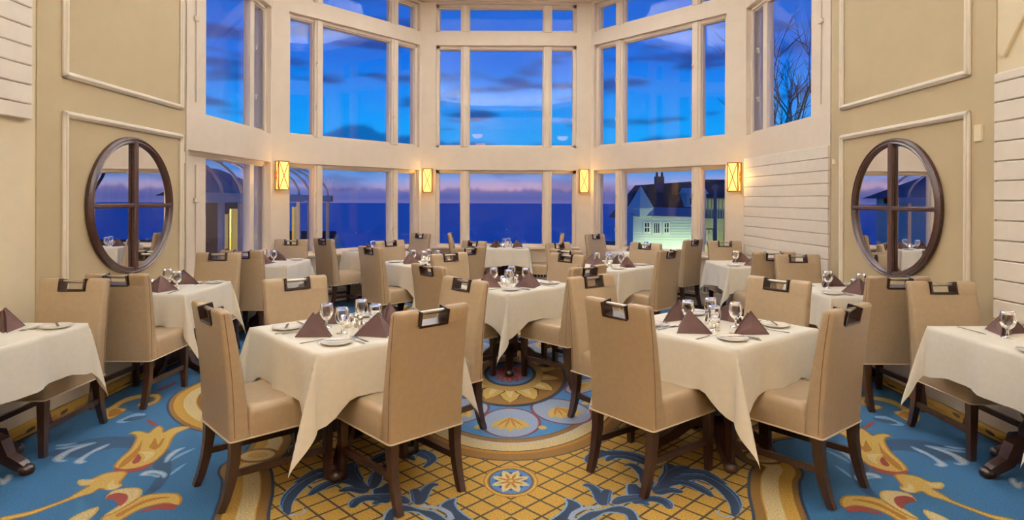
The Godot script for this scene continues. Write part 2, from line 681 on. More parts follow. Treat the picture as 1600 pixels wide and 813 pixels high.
func build_carpet_floor() -> void:
	var fl := setting("floor")
	var st := SurfaceTool.new()
	st.begin(Mesh.PRIMITIVE_TRIANGLES)
	var mid := 0.02
	for s in [-1.0, 1.0]:
		var c := []
		for p in [Vector2(0, -3.2), Vector2(3.9, -3.2), Vector2(3.9, 11.0), Vector2(0, 11.0)]:
			c.append([Vector3(mid + s * p.x, 0, -p.y), Vector2(p.x / CARPET_X, (p.y - CARPET_D0) / CARPET_D)])
		for i in ([0, 1, 2, 0, 2, 3] if s < 0 else [0, 2, 1, 0, 3, 2]):
			st.set_normal(Vector3.UP)
			st.set_uv(c[i][1])
			st.add_vertex(c[i][0])
	put("carpet", st.commit(), "carpet", fl)
	var b := S()
	box(b, Vector3(0, -0.11, -3.9), Vector3(7.9, 0.2, 14.4))
	part("slab", b, "plain_carpet", fl)
const CARPET_FILLS := [
	["dark", [2.847,3.692,2.814,3.729,2.766,3.879,2.700,3.953,2.572,3.991,2.431,3.975,2.375,3.901,2.343,3.796,2.455,3.808,2.525,3.757,2.540,3.659,2.630,3.658,2.708,3.669]],
	["dark", [1.922,3.177,1.944,3.303,1.971,3.398,2.012,3.460,2.087,3.550,2.104,3.659,2.129,3.791,2.077,3.747,2.032,3.660,1.967,3.551,1.908,3.423,1.880,3.304,1.881,3.214]],
	["white", [2.573,3.600,2.573,3.635,2.573,3.707,2.571,3.794,2.533,3.881,2.529,3.795,2.549,3.732,2.545,3.659,2.527,3.612,2.500,3.607,2.509,3.571,2.548,3.577]],
	["white", [2.724,3.633,2.736,3.693,2.729,3.768,2.701,3.832,2.620,3.899,2.674,3.793,2.692,3.730,2.675,3.658,2.664,3.622,2.624,3.623,2.634,3.595,2.686,3.599]],
	["sky", [2.824,3.792,2.764,3.832,2.624,3.905,2.690,3.845,2.748,3.780,2.811,3.774]],
	["sky", [2.862,3.844,2.808,3.863,2.738,3.885,2.781,3.826,2.841,3.815]],
	["white", [2.839,3.391,2.787,3.361,2.827,3.433,2.792,3.423,2.756,3.371,2.738,3.302,2.773,3.312]],
	["white", [2.085,3.422,2.082,3.472,2.043,3.493,1.975,3.473,1.931,3.435,1.924,3.386,1.955,3.428,2.011,3.457,2.061,3.447,1.969,3.422,1.957,3.398,2.016,3.427]],
	["white", [2.035,3.591,2.072,3.688,2.072,3.776,2.028,3.823,2.043,3.747,2.038,3.660,2.025,3.604]],
	["sky", [2.012,3.591,2.020,3.703,1.986,3.777,1.955,3.814,1.971,3.747,1.992,3.675]],
	["sky", [1.920,3.435,1.924,3.525,1.897,3.605,1.899,3.512,1.905,3.428]],
	["gold", [2.516,4.023,2.508,4.079,2.451,4.072,2.387,4.031,2.403,4.119,2.400,4.180,2.347,4.130,2.298,4.039,2.291,4.130,2.243,4.167,2.169,4.161,2.186,4.110,2.214,4.050,2.191,3.949,2.145,3.837,2.112,3.717,2.103,3.618,2.108,3.536,2.145,3.492,2.203,3.476,2.255,3.496,2.290,3.527,2.315,3.588,2.335,3.686,2.347,3.774,2.379,3.866,2.421,3.963,2.462,4.013,2.498,4.030]],
	["amber", [2.258,3.509,2.294,3.602,2.305,3.715,2.329,3.835,2.386,3.963,2.268,3.745,2.244,3.616,2.240,3.535]],
	["amber", [2.255,3.805,2.284,3.899,2.313,3.981,2.214,3.836,2.246,3.932,2.248,3.981,2.192,3.837,2.191,3.769]],
	["cream", [2.286,3.745,2.234,3.760,2.165,3.746,2.143,3.645,2.161,3.576,2.193,3.659,2.239,3.716]],
	["red", [2.227,3.589,2.243,3.644,2.266,3.721,2.208,3.659,2.186,3.598,2.198,3.570]],
	["red", [2.295,3.527,2.236,3.465,2.176,3.451,2.118,3.477,2.088,3.531,2.099,3.609,2.126,3.560,2.160,3.518,2.217,3.499,2.272,3.522]],
	["gold", [2.369,3.344,2.372,3.374,2.319,3.365,2.288,3.458,2.207,3.480,2.170,3.459,2.156,3.407,2.139,3.336,2.103,3.307,2.113,3.259,2.155,3.255,2.205,3.277,2.203,3.221,2.246,3.181,2.314,3.062,2.357,2.989,2.421,2.946,2.446,2.918,2.484,2.964,2.429,2.996,2.372,3.029,2.320,3.104,2.287,3.166,2.285,3.211,2.279,3.267,2.270,3.300,2.317,3.296]],
	["cream", [2.369,3.344,2.372,3.374,2.319,3.365,2.284,3.395,2.281,3.315,2.320,3.299]],
	["cream", [2.195,3.316,2.201,3.396,2.149,3.316,2.103,3.307,2.113,3.259,2.155,3.255]],
	["cream", [2.106,3.194,2.109,3.240,2.074,3.269,1.997,3.275,1.957,3.241,1.928,3.168,1.914,3.082,1.915,3.016,1.921,2.960,1.926,2.907,1.974,2.906,1.987,2.999,1.979,3.065,1.972,3.107,1.978,3.150,2.010,3.195,2.057,3.213,2.086,3.203,2.086,3.150]],
	["red", [2.090,3.150,2.106,3.194,2.080,3.222,2.026,3.213,1.994,3.186,1.971,3.133,1.966,3.090,1.977,3.081,2.023,3.133,2.060,3.150]],
	["gold", [1.993,2.971,1.959,3.009,1.939,3.088,1.929,3.171,1.896,3.203,1.821,3.219,1.756,3.215,1.710,3.172,1.679,3.100,1.699,3.090,1.756,3.120,1.805,3.099,1.851,3.059,1.871,3.010,1.881,2.963,1.888,2.899,1.945,2.899]],
	["amber", [1.947,2.990,1.917,3.068,1.885,3.150,1.821,3.182,1.754,3.172,1.809,3.161,1.867,3.119,1.895,3.049,1.906,2.972]],
	["red", [1.839,3.029,1.813,3.079,1.770,3.109,1.717,3.106,1.681,3.090,1.687,3.040,1.717,3.050,1.759,3.053,1.800,3.039,1.825,3.014]],
	["cream", [2.134,2.936,2.126,2.998,2.102,3.047,2.079,3.072,2.060,3.047,2.047,2.991,2.042,2.936]],
	["gold", [2.991,4.475,2.973,4.549,2.993,4.661,2.990,4.779,2.935,4.843,2.847,4.854,2.784,4.855,2.724,4.782,2.683,4.664,2.699,4.574,2.745,4.551,2.801,4.595,2.806,4.654,2.738,4.641,2.732,4.710,2.781,4.781,2.835,4.780,2.899,4.732,2.933,4.639,2.915,4.528,2.821,4.507,2.812,4.423,2.805,4.322,2.828,4.282,2.889,4.321]],
	["amber", [2.933,4.476,2.915,4.528,2.811,4.444,2.825,4.353,2.857,4.337]],
	["sky", [2.748,4.245,2.735,4.322,2.712,4.424,2.619,4.412,2.609,4.324,2.645,4.246,2.695,4.215]],
	["dark", [2.712,4.264,2.691,4.343,2.588,4.384,2.583,4.304,2.650,4.253]],
	["red", [2.572,4.304,2.523,4.285,2.413,4.191,2.430,4.165,2.503,4.228]],
	["rose", [2.719,5.972,2.647,6.015,2.532,5.754,2.452,5.514,2.508,5.549]],
	["maroon", [2.874,4.955,2.853,5.062,2.837,5.184,2.804,5.139,2.807,5.009,2.834,4.915]],
	["navy", [0.281,3.182,0.311,3.169,0.340,3.144,0.365,3.095,0.323,3.047,0.291,2.977,0.281,2.933,0.160,2.932,0.223,3.000,0.264,3.058,0.288,3.119]],
	["navy", [0.633,3.347,0.686,3.347,0.702,3.298,0.743,3.278,0.724,3.198,0.637,3.172,0.609,3.223]],
	["navy", [0.341,3.000,0.389,3.047,0.451,3.059,0.511,3.096,0.562,3.108,0.614,3.061,0.623,2.991,0.617,2.935,0.564,2.935,0.568,3.013,0.525,3.036,0.465,3.036,0.422,2.990,0.356,2.933,0.287,2.933]],
]
const CARPET_FRONDS := [
	[[0.464,3.606,0.494,3.673,0.570,3.740,0.653,3.753,0.737,3.727,0.799,3.642,0.829,3.528], 0.030, 0.070],
	[[0.571,3.632,0.613,3.691,0.673,3.701,0.739,3.667,0.794,3.592], 0.030, 0.040],
	[[0.664,3.575,0.708,3.583,0.738,3.527,0.755,3.450,0.749,3.362,0.743,3.278], 0.020, 0.060],
	[[0.392,3.317,0.426,3.324,0.452,3.276,0.465,3.196,0.464,3.108], 0.020, 0.050],
	[[0.523,3.276,0.501,3.223,0.473,3.108], 0.030, 0.040],
	[[0.521,3.121,0.587,3.171,0.677,3.185,0.749,3.172,0.790,3.135,0.800,3.080], 0.050, 0.030],
	[[0.619,3.146,0.669,3.146,0.703,3.109], 0.040, 0.020],
	[[0.757,3.265,0.819,3.317,0.905,3.390,1.001,3.428,1.083,3.419,1.131,3.338,1.154,3.217,1.142,3.106,1.096,3.008], 0.050, 0.050],
	[[0.798,3.300,0.843,3.344,0.925,3.372,0.990,3.336,1.034,3.267,1.056,3.200], 0.050, 0.040],
	[[0.833,3.371,0.931,3.485,1.024,3.505,1.105,3.486,1.148,3.410,1.181,3.338], 0.060, 0.020],
	[[0.824,3.335,0.909,3.485,0.932,3.605], 0.050, 0.050],
	[[0.905,3.485,0.972,3.540,1.038,3.555], 0.050, 0.040],
	[[0.759,3.240,0.849,3.274,0.915,3.249], 0.050, 0.030],
	[[0.659,3.149,0.745,3.182,0.793,3.150,0.799,3.073], 0.030, 0.040],
	[[0.585,3.722,0.558,3.762,0.503,3.723,0.468,3.645,0.502,3.533], 0.050, 0.030],
]
const CARPET_CURLS := [
	[[1.090,3.001,1.045,3.001,1.024,3.037,1.044,3.062], 0.020, 0.010],
	[[0.287,2.966,0.312,3.029,0.355,3.068,0.406,3.085,0.456,3.096], 0.030, 0.030],
]



# ---------------------------------------------------------------- the room
func at(x: float, y: float, depth: float) -> Vector3:
	return Vector3(x, y, -depth)


func build_shell() -> void:
	build_carpet_floor()
	# ceiling: a soffit all round, a raised tray in the middle, and the cove between them
	var ce := setting("ceiling")
	var st := S()
	var outer := [Vector2(-1.6, -11.1), Vector2(1.6, -11.1), Vector2(3.8, -8.9), Vector2(3.8, 3.3), Vector2(1.3, 3.3), Vector2(-1.3, 3.3), Vector2(-3.8, 3.3), Vector2(-3.8, -8.9)]
	var inner := []
	for k in 8:
		var q: Vector2 = TRAY[(k + 5) % 8]
		inner.append(Vector2(-q.x if false else q.x, TRAY_Z + q.y))
	# TRAY runs from +z round; line the two rings up by direction
	inner = []
	for p in [5, 4, 3, 2, 1, 0, 7, 6]:
		inner.append(Vector2(TRAY[p].x, TRAY_Z + TRAY[p].y))
	for k in 8:
		var j := (k + 1) % 8
		var a: Vector2 = outer[k]
		var b: Vector2 = outer[j]
		var c: Vector2 = inner[j]
		var d: Vector2 = inner[k]
		loft(st, [PackedVector3Array([Vector3(a.x, 5.05, a.y), Vector3(b.x, 5.05, b.y), Vector3(c.x, 5.05, c.y), Vector3(d.x, 5.05, d.y)]), PackedVector3Array([Vector3(a.x, 5.14, a.y), Vector3(b.x, 5.14, b.y), Vector3(c.x, 5.14, c.y), Vector3(d.x, 5.14, d.y)])], true, true, -1)
	part("soffit", st, "ceiling", ce)
	st = S()
	var lip := S()
	var crown := S()
	for k in 8:
		var j := (k + 1) % 8
		var a: Vector2 = TRAY[k]
		var b: Vector2 = TRAY[j]
		var w := 1.22
		var h := func(q: Vector2, f: float, y: float) -> Vector3: return Vector3(q.x * f, y, TRAY_Z + q.y * f)
		# tray wall with a slope at its top, and the tray's flat top
		quad(st, h.call(a, w, 5.1), h.call(b, w, 5.1), h.call(b, w, 5.55), h.call(a, w, 5.55))
		quad(st, h.call(a, w, 5.55), h.call(b, w, 5.55), h.call(b, 0.9, 5.8), h.call(a, 0.9, 5.8))
		tri(st, h.call(a, 0.9, 5.8), h.call(b, 0.9, 5.8), Vector3(0, 5.8, TRAY_Z))
		# lip that hides the strips
		loft(lip, [PackedVector3Array([h.call(a, 0.985, 5.03), h.call(a, 1.0, 5.03), h.call(a, 1.0, 5.22), h.call(a, 0.985, 5.22)]), PackedVector3Array([h.call(b, 0.985, 5.03), h.call(b, 1.0, 5.03), h.call(b, 1.0, 5.22), h.call(b, 0.985, 5.22)])], true, true, -1)
	part("tray", st, "ceiling", ce)
	part("cove_lip", lip, "trim_white", ce)
	var top := S()
	box(top, Vector3(0, 5.95, TRAY_Z), Vector3(9.5, 0.1, 15.5))
	part("roof_slab", top, "ceiling", ce)
	for k in 8:
		var a: Vector2 = TRAY[k] * 1.06
		var b: Vector2 = TRAY[(k + 1) % 8] * 1.06
		var s2 := S()
		var m := (a + b) / 2.0
		var xf := Transform3D(Basis(Vector3.UP, -atan2(b.y - a.y, b.x - a.x)), Vector3(m.x, 5.155, TRAY_Z + m.y))
		box(s2, Vector3.ZERO, Vector3(a.distance_to(b) * 0.96, 0.03, 0.09), xf)
		var o := part("cove_strip_light", s2, "strip", self)
		tag(o, ["warm light strip in the ceiling cove over the camera", "warm light strip in the right rear corner of the cove", "warm light strip in the long right side of the cove", "warm light strip in the right front corner of the cove", "warm light strip in the cove nearest the bay", "warm light strip in the left front corner of the cove", "warm light strip in the long left side of the cove", "warm light strip in the left rear corner of the cove"][k], "light strip", "cove light strips")


func facet_frame(l: Vector2, r: Vector2) -> Transform3D:
	var u := (at(r.x, 0, r.y) - at(l.x, 0, l.y)).normalized()
	return Transform3D(Basis(u, Vector3.UP, u.cross(Vector3.UP)), at((l.x + r.x) / 2, 0, (l.y + r.y) / 2))


const C1L := Vector2(-1.51, 10.6)
const C1R := Vector2(1.43, 10.6)
const C2L := Vector2(-3.30, 8.52)
const C2R := Vector2(3.30, 8.52)
const C3L := Vector2(-3.36, 6.38)
const C3R := Vector2(3.36, 6.38)
# heights: opening bottom and top of the lower, upper and transom windows
const ROWS := [[0.735, 2.072], [2.462, 4.236], [4.464, 4.955]]
var windows := 0


func build_bay() -> void:
	var wide := [[-1.161, -0.80], [-0.635, 0.635], [0.80, 1.161]]
	facet("wall_back", C1L, C1R, wide, 1.22, 0.0, [true, true, true])
	facet("wall_back_left", C2L, C1L, wide, 1.22, 0.11, [true, true, true])
	facet("wall_back_right", C1R, C2R, wide, 1.22, -0.11, [true, true, true])
	# the outermost facets run along the room: the near pane is hidden by the panelled wall
	facet("wall_left_bay", C3L, C2L, [[-0.52, 0.60], [0.72, 0.99]], 1.04, 0.0, [true, true, true])
	facet("wall_right_bay", C2R, C3R, [[-0.99, -0.72], [-0.60, 0.52]], 1.04, 0.0, [false, true, true])
	var st := S()
	for c in [C1L, C1R, C2L, C2R]:
		var d: Vector2 = (c - Vector2(0, 5.5)).normalized() * 0.16
		box(st, at(c.x + d.x, 2.7, c.y + d.y), Vector3(0.2, 5.4, 0.2))
	var o := part("trim_1", st, "trim_white", self)
	o.set_meta("kind", "structure")
	# crown moulding under the soffit along the bay
	var cr := S()
	var path := [C3L, C2L, C1L, C1R, C2R, C3R]
	for k in 5:
		var xf := facet_frame(path[k], path[k + 1])
		var w: float = path[k].distance_to(path[k + 1]) + 0.06
		for q in [[0.05, 5.0, 0.035], [0.085, 5.03, 0.03]]:
			box(cr, Vector3(0, q[1], q[0] / 2), Vector3(w, q[2], q[0]), xf)
	var co := part("trim_2", cr, "trim_white", self)
	co.set_meta("kind", "structure")


func facet(called: String, l: Vector2, r: Vector2, panes: Array, half: float, shift: float, has: Array) -> void:
	var xf := facet_frame(l, r)
	var w := l.distance_to(r)
	var wall := setting(called)
	wall.transform = xf
	var st := S()
	var t := 0.24
	var h := 5.3
	# posts, then the bands between the openings
	var left := shift - half
	var right := shift + half
	box(st, Vector3((-w / 2 + left) / 2, h / 2, -t / 2), Vector3(left + w / 2, h, t))
	box(st, Vector3((w / 2 + right) / 2, h / 2, -t / 2), Vector3(w / 2 - right, h, t))
	var y := 0.0
	for k in 3:
		if not has[k]:
			continue
		box(st, Vector3(shift, (y + ROWS[k][0]) / 2, -t / 2), Vector3(2 * half, ROWS[k][0] - y, t))
		y = ROWS[k][1]
	box(st, Vector3(shift, (y + h) / 2, -t / 2), Vector3(2 * half, h - y, t))
	part("masonry", st, "trim_white", wall)
	for k in 3:
		if has[k]:
			window(xf, panes, half, shift, ROWS[k][0], ROWS[k][1], k)
	if not has[0]:
		for k in 16:
			var b := S()
			cbox(b, Vector3(0, 0.07 + 0.1335 * k, 0.011), Vector3(w - 0.01, 0.1275, 0.022), 0.005)
			part("board", b, "shiplap", wall)
	else:
		heater(xf, w)


func window(xf: Transform3D, panes: Array, half: float, shift: float, y0: float, y1: float, row: int) -> void:
	windows += 1
	var o := setting("window_%d" % windows)
	o.transform = xf
	var st := S()
	var f := 0.05
	var zc := -0.13
	# outer frame
	box(st, Vector3(shift, y1 - f / 2, zc), Vector3(2 * half, f, 0.13))
	box(st, Vector3(shift, y0 + f / 2 * 0.7, zc), Vector3(2 * half, f * 0.7, 0.13))
	box(st, Vector3(shift - half + f / 2, (y0 + y1) / 2, zc), Vector3(f, y1 - y0, 0.13))
	box(st, Vector3(shift + half - f / 2, (y0 + y1) / 2, zc), Vector3(f, y1 - y0, 0.13))
	part("window_frame", st, "trim_white", o)
	if panes.size() == 2:
		# the wide stile next to the panelled wall, with its bolt rod
		var from: float = shift - half + f if absf(panes[0][0] + half) > 0.3 else panes[1][1] + shift + 0.016
		var to: float = panes[0][0] + shift - 0.016 if absf(panes[0][0] + half) > 0.3 else shift + half - f
		var sl := S()
		cbox(sl, Vector3((from + to) / 2, (y0 + y1) / 2, -0.13), Vector3(to - from, y1 - y0 - 0.04, 0.11), 0.008)
		part("stile", sl, "trim_white", o)
		var rod := S()
		tube(rod, [Vector3((from + to) / 2, y0 + 0.15, -0.066), Vector3((from + to) / 2, y1 - 0.15, -0.066)], 0.007, 0.007, 6)
		cbox(rod, Vector3((from + to) / 2, lerpf(y0, y1, 0.6), -0.062), Vector3(0.09, 0.05, 0.02), 0.004)
		part("bolt_rod", rod, "hardware", o)
	if row == 0:
		var s := S()
		cbox(s, Vector3(shift, y0 - 0.012, -0.02), Vector3(2 * half + 0.1, 0.035, 0.2), 0.006)
		part("window_sill", s, "trim_white", o)
	for k in panes.size():
		var a: float = panes[k][0] + shift
		var b: float = panes[k][1] + shift
		if k < panes.size() - 1:
			var c: float = panes[k + 1][0] + shift
			var m := S()
			if panes.size() > 2:
				cbox(m, Vector3((b + c) / 2, (y0 + y1) / 2, -0.115), Vector3(c - b - 0.02, y1 - y0 - 0.02, 0.15), 0.008)
				cbox(m, Vector3((b + c) / 2, (y0 + y1) / 2, -0.038), Vector3((c - b) * 0.45, y1 - y0 - 0.02, 0.03), 0.006)
			else:
				cbox(m, Vector3((b + c) / 2, (y0 + y1) / 2, -0.14), Vector3(c - b - 0.02, y1 - y0 - 0.02, 0.1), 0.008)
			part("mullion", m, "trim_white", o)
			if row < 2:
				for q in [0.24, 0.66] if row == 0 else [0.25, 0.62]:
					var lt := S()
					cbox(lt, Vector3((b + c) / 2 - 0.045, lerpf(y0, y1, q), -0.025), Vector3(0.02, 0.07, 0.02), 0.004)
					cbox(lt, Vector3((b + c) / 2 - 0.045, lerpf(y0, y1, q) + 0.02, -0.01), Vector3(0.012, 0.03, 0.025), 0.003)
					part("latch", lt, "hardware", o)
		# sash round the pane
		var lo := y0 + f * 0.7
		var hi := y1 - f
		var g := 0.016
		var sa := S()
		var ht := hi - lo
		box(sa, Vector3((a + b) / 2, hi - g / 2, -0.125), Vector3(b - a + 2 * g, g, 0.07))
		box(sa, Vector3((a + b) / 2, lo + g / 2, -0.125), Vector3(b - a + 2 * g, g, 0.07))
		box(sa, Vector3(a - g / 2, (lo + hi) / 2, -0.125), Vector3(g, ht - 2 * g, 0.07))
		box(sa, Vector3(b + g / 2, (lo + hi) / 2, -0.125), Vector3(g, ht - 2 * g, 0.07))
		part("sash", sa, "trim_white", o)
		var gl := S()
		box(gl, Vector3((a + b) / 2, (lo + hi) / 2, -0.135), Vector3(b - a, ht - 2 * g, 0.02))
		part("glass_pane", gl, "pane", o)


var heaters := 0
# a low white convector with a slotted grille along the foot of the bay
func heater(xf: Transform3D, w: float) -> void:
	var names := ["under the centre window", "under the left slanted window", "under the right slanted window", "under the left side window"]
	var o := thing("baseboard_heater", "low white slotted convector " + names[heaters], "heater", Vector3.ZERO, 0.0, "convectors along the bay")
	heaters += 1
	o.transform = xf
	var st := S()
	var n := int((w - 0.5) / 0.052)
	cbox(st, Vector3(0, 0.12, 0.055), Vector3(w - 0.35, 0.2, 0.10), 0.008)
	cbox(st, Vector3(0, 0.315, 0.05), Vector3(w - 0.35, 0.03, 0.09), 0.006)
	box(st, Vector3(0, 0.26, 0.02), Vector3(w - 0.36, 0.08, 0.03))
	part("body", st, "trim_white", o)
	for k in n:
		var b := S()
		box(b, Vector3((k - (n - 1) / 2.0) * 0.052, 0.26, 0.06), Vector3(0.022, 0.08, 0.05))
		part("grille_bar", b, "trim_white", o)
	var d := S()
	box(d, Vector3(0, 0.26, 0.038), Vector3(w - 0.4, 0.074, 0.006))
	part("grille_back", d, "slot", o)


func build_side_walls() -> void:
	for s in [-1.0, 1.0]:
		var side := "left" if s < 0 else "right"
		var wall := setting("wall_" + side)
		var st := S()
		var near := 4.356 if s < 0 else 4.214
		box(st, at(s * 3.47, 2.7, (6.36 + near) / 2), Vector3(0.22, 5.4, 6.36 - near))
		part("panelled_wall", st, "wall_beige", wall)
		st = S()
		box(st, at(s * 3.48, 2.7, (near - 3.4) / 2), Vector3(0.22, 5.4, near + 3.4))
		part("cream_wall", st, "wall_cream", wall)
		var base := setting("baseboard_" + side)
		st = S()
		cbox(st, at(s * 3.345, 0.115, 1.5), Vector3(0.05, 0.23, 9.76), 0.01)
		cbox(st, at(s * 3.35, 0.245, 1.5), Vector3(0.03, 0.04, 9.76), 0.008)
		part("board", st, "shiplap", base)
		# raised picture mouldings
		var z0 := 4.62 if s < 0 else 4.46
		var z1 := 6.26 if s < 0 else 6.14
		for row in [[0.42, 2.19], [2.49, 4.85]]:
			var tr := setting("trim_%d" % (3 + int(s > 0) * 2 + int(row[0] > 1.0)))
			for q in [[z0, row[0], z0, row[1]], [z1, row[0], z1, row[1]], [z0, row[0], z1, row[0]], [z0, row[1], z1, row[1]]]:
				var b := S()
				var up: bool = q[0] == q[2]
				var len_: float = (q[3] - q[1] if up else q[2] - q[0]) + 0.05
				var c := at(s * 3.35, (q[1] + q[3]) / 2, (q[0] + q[2]) / 2)
				cbox(b, c, Vector3(0.03, len_ if up else 0.05, 0.05 if up else len_), 0.009)
				cbox(b, c + Vector3(-s * 0.016, 0, 0), Vector3(0.02, len_ - 0.025 if up else 0.022, 0.022 if up else len_ - 0.025), 0.006)
				part("moulding", b, "shiplap", tr)
		# shiplap boards: over the left opening, as a dado on the right
		var first := 2.10 if s < 0 else 0.22
		var last := 5.0 if s < 0 else 2.43
		var from := near - (0.09 if s < 0 else 0.03)
		var y := first
		var k := 0
		while y < last - 0.02:
			var hgt: float = 0.107 if s < 0 and k == 0 else minf(0.134, last - y)
			var b := S()
			cbox(b, at(s * 3.345, y + hgt / 2 - 0.003, (from - 0.4) / 2), Vector3(0.05, hgt - 0.006, from + 0.4), 0.006)
			part("board", b, "shiplap", wall)
			y += hgt
			k += 1
	# small cream plates on the panelled walls
	plate(at(-3.355, 1.98, 6.31), Vector3(0.02, 0.12, 0.05), "small cream wall plate beside the left bay window")
	plate(at(3.355, 2.04, 4.36), Vector3(0.02, 0.12, 0.075), "cream wall plate near the right shiplap dado")
	plate(at(3.355, 1.96, 6.29), Vector3(0.02, 0.05, 0.05), "tiny cream wall plate beside the right bay shiplap")
	# slanted board on the cream wall above the right dado
	var br := S()
	var xf := Transform3D(Basis(Vector3.RIGHT, 0.62), at(3.36, 2.75, 4.02))
	cbox(br, Vector3.ZERO, Vector3(0.03, 0.5, 0.06), 0.006, xf)
	var o := part("trim_7", br, "wall_cream", self)
	o.set_meta("kind", "structure")


func plate(p: Vector3, s: Vector3, label: String) -> void:
	var st := S()
	cbox(st, p, s, 0.004)
	tag(part("wall_plate", st, "wall_cream", self), label, "wall plate", "wall plates")


func build_mirrors() -> void:
	for s in [-1.0, 1.0]:
		var d := 5.45 if s < 0 else 5.31
		var o := thing("round_mirror", "large round mirror in dark wood frame with cross bars on the %s wall" % ("left" if s < 0 else "right"), "mirror", at(s * 3.355, 1.49, d), 0.0, "round windowpane mirrors")
		o.rotation.y = PI / 2 * -s
		# local: x along the wall, y up, +z into the room
		var R := 0.578
		var st := S()
		var prof := [Vector2(-0.032, 0.0), Vector2(-0.032, 0.028), Vector2(-0.016, 0.044), Vector2(0.0, 0.037), Vector2(0.012, 0.046), Vector2(0.03, 0.028), Vector2(0.03, 0.0)]
		var loops := []
		for i in 65:
			var a := TAU * i / 64
			var l := PackedVector3Array()
			for p in prof:
				l.append(Vector3(cos(a) * (R + p.x), sin(a) * (R + p.x), p.y))
			loops.append(l)
		loft(st, loops, false, false, -1)
		part("frame", st, "mirror_wood", o)
		st = S()
		cbox(st, Vector3(0, 0, 0.03), Vector3(0.055, 2 * R, 0.04), 0.01)
		part("upright_bar", st, "mirror_wood", o)
		st = S()
		cbox(st, Vector3(0, 0, 0.028), Vector3(2 * R, 0.04, 0.038), 0.01)
		part("cross_bar", st, "mirror_wood", o)
		for q in 4:
			st = S()
			var c := Vector3(cos(PI / 4 + q * PI / 2), sin(PI / 4 + q * PI / 2), 0) * 0.004
			var n := 16
			var rim := []
			for i in n + 1:
				var a := (q + float(i) / n) * PI / 2
				rim.append(Vector2(cos(a), sin(a)) * (R - 0.01))
			rim.append(Vector2.ZERO)
			slab(st, rim, 0.004, 0.014, Transform3D(Basis(), c))
			part("mirror_pane", st, "mirror", o)


func build_sconces() -> void:
	var u := facet_frame(C2L, C1L)
	var v := facet_frame(C1R, C2R)
	var wl := C2L.distance_to(C1L) / 2
	var wr := C1R.distance_to(C2R) / 2
	var spots := [
		[at(-1.39, 1.885, 10.6), 0.0, "left of the centre window"], [at(1.305, 1.885, 10.6), 0.0, "right of the centre window"],
		[u * Vector3(-wl + 0.13, 1.885, 0), u.basis.get_euler().y, "at the left corner of the bay"], [v * Vector3(wr - 0.13, 1.885, 0), v.basis.get_euler().y, "at the right corner of the bay"]]
	for q in spots:
		var o := thing("wall_sconce", "glowing amber mica sconce with brass cross straps " + q[2], "sconce", q[0], q[1], "box sconces round the bay")
		var w := 0.165
		var h := 0.41
		var d := 0.10
		var st := S()
		cbox(st, Vector3(0, 0, 0.008), Vector3(w - 0.01, h - 0.01, 0.016), 0.003)
		part("back_plate", st, "brass", o)
		st = S()
		cbox(st, Vector3(0, 0, d / 2 + 0.012), Vector3(w - 0.016, h - 0.024, d - 0.02), 0.004)
		part("lamp_shade", st, "mica", o)
		st = S()
		for sx in [-1, 1]:
			for zz in [0.016, d]:
				cbox(st, Vector3(sx * (w / 2 - 0.006), 0, zz), Vector3(0.012, h, 0.012), 0.002)
			for sy in [-1, 1]:
				cbox(st, Vector3(sx * (w / 2 - 0.006), sy * (h / 2 - 0.006), d / 2), Vector3(0.012, 0.014, d), 0.002)
		for sy in [-1, 1]:
			cbox(st, Vector3(0, sy * (h / 2 - 0.006), d), Vector3(w, 0.014, 0.012), 0.002)
		part("frame", st, "brass", o)
		for sg in [-1.0, 1.0]:
			st = S()
			bar(st, [Vector3(-sg * (w / 2 - 0.012), -h / 2 + 0.012, d + 0.004), Vector3(sg * (w / 2 - 0.012), h / 2 - 0.012, d + 0.004)], Vector3(0, 0, 1), 0.006, 0.006, 0.009, 0.009)
			for sx in [-1.0, 1.0]:
				bar(st, [Vector3(sx * (w / 2 + 0.001), -sg * (h / 2 - 0.012), 0.016), Vector3(sx * (w / 2 + 0.001), sg * (h / 2 - 0.012), d)], Vector3(1, 0, 0), 0.005, 0.005, 0.007, 0.007)
			part("strap", st, "brass", o)
		lamp(Vector3(0, 0, d / 2), Color(1.0, 0.78, 0.45), 0.15, 0.03, o)


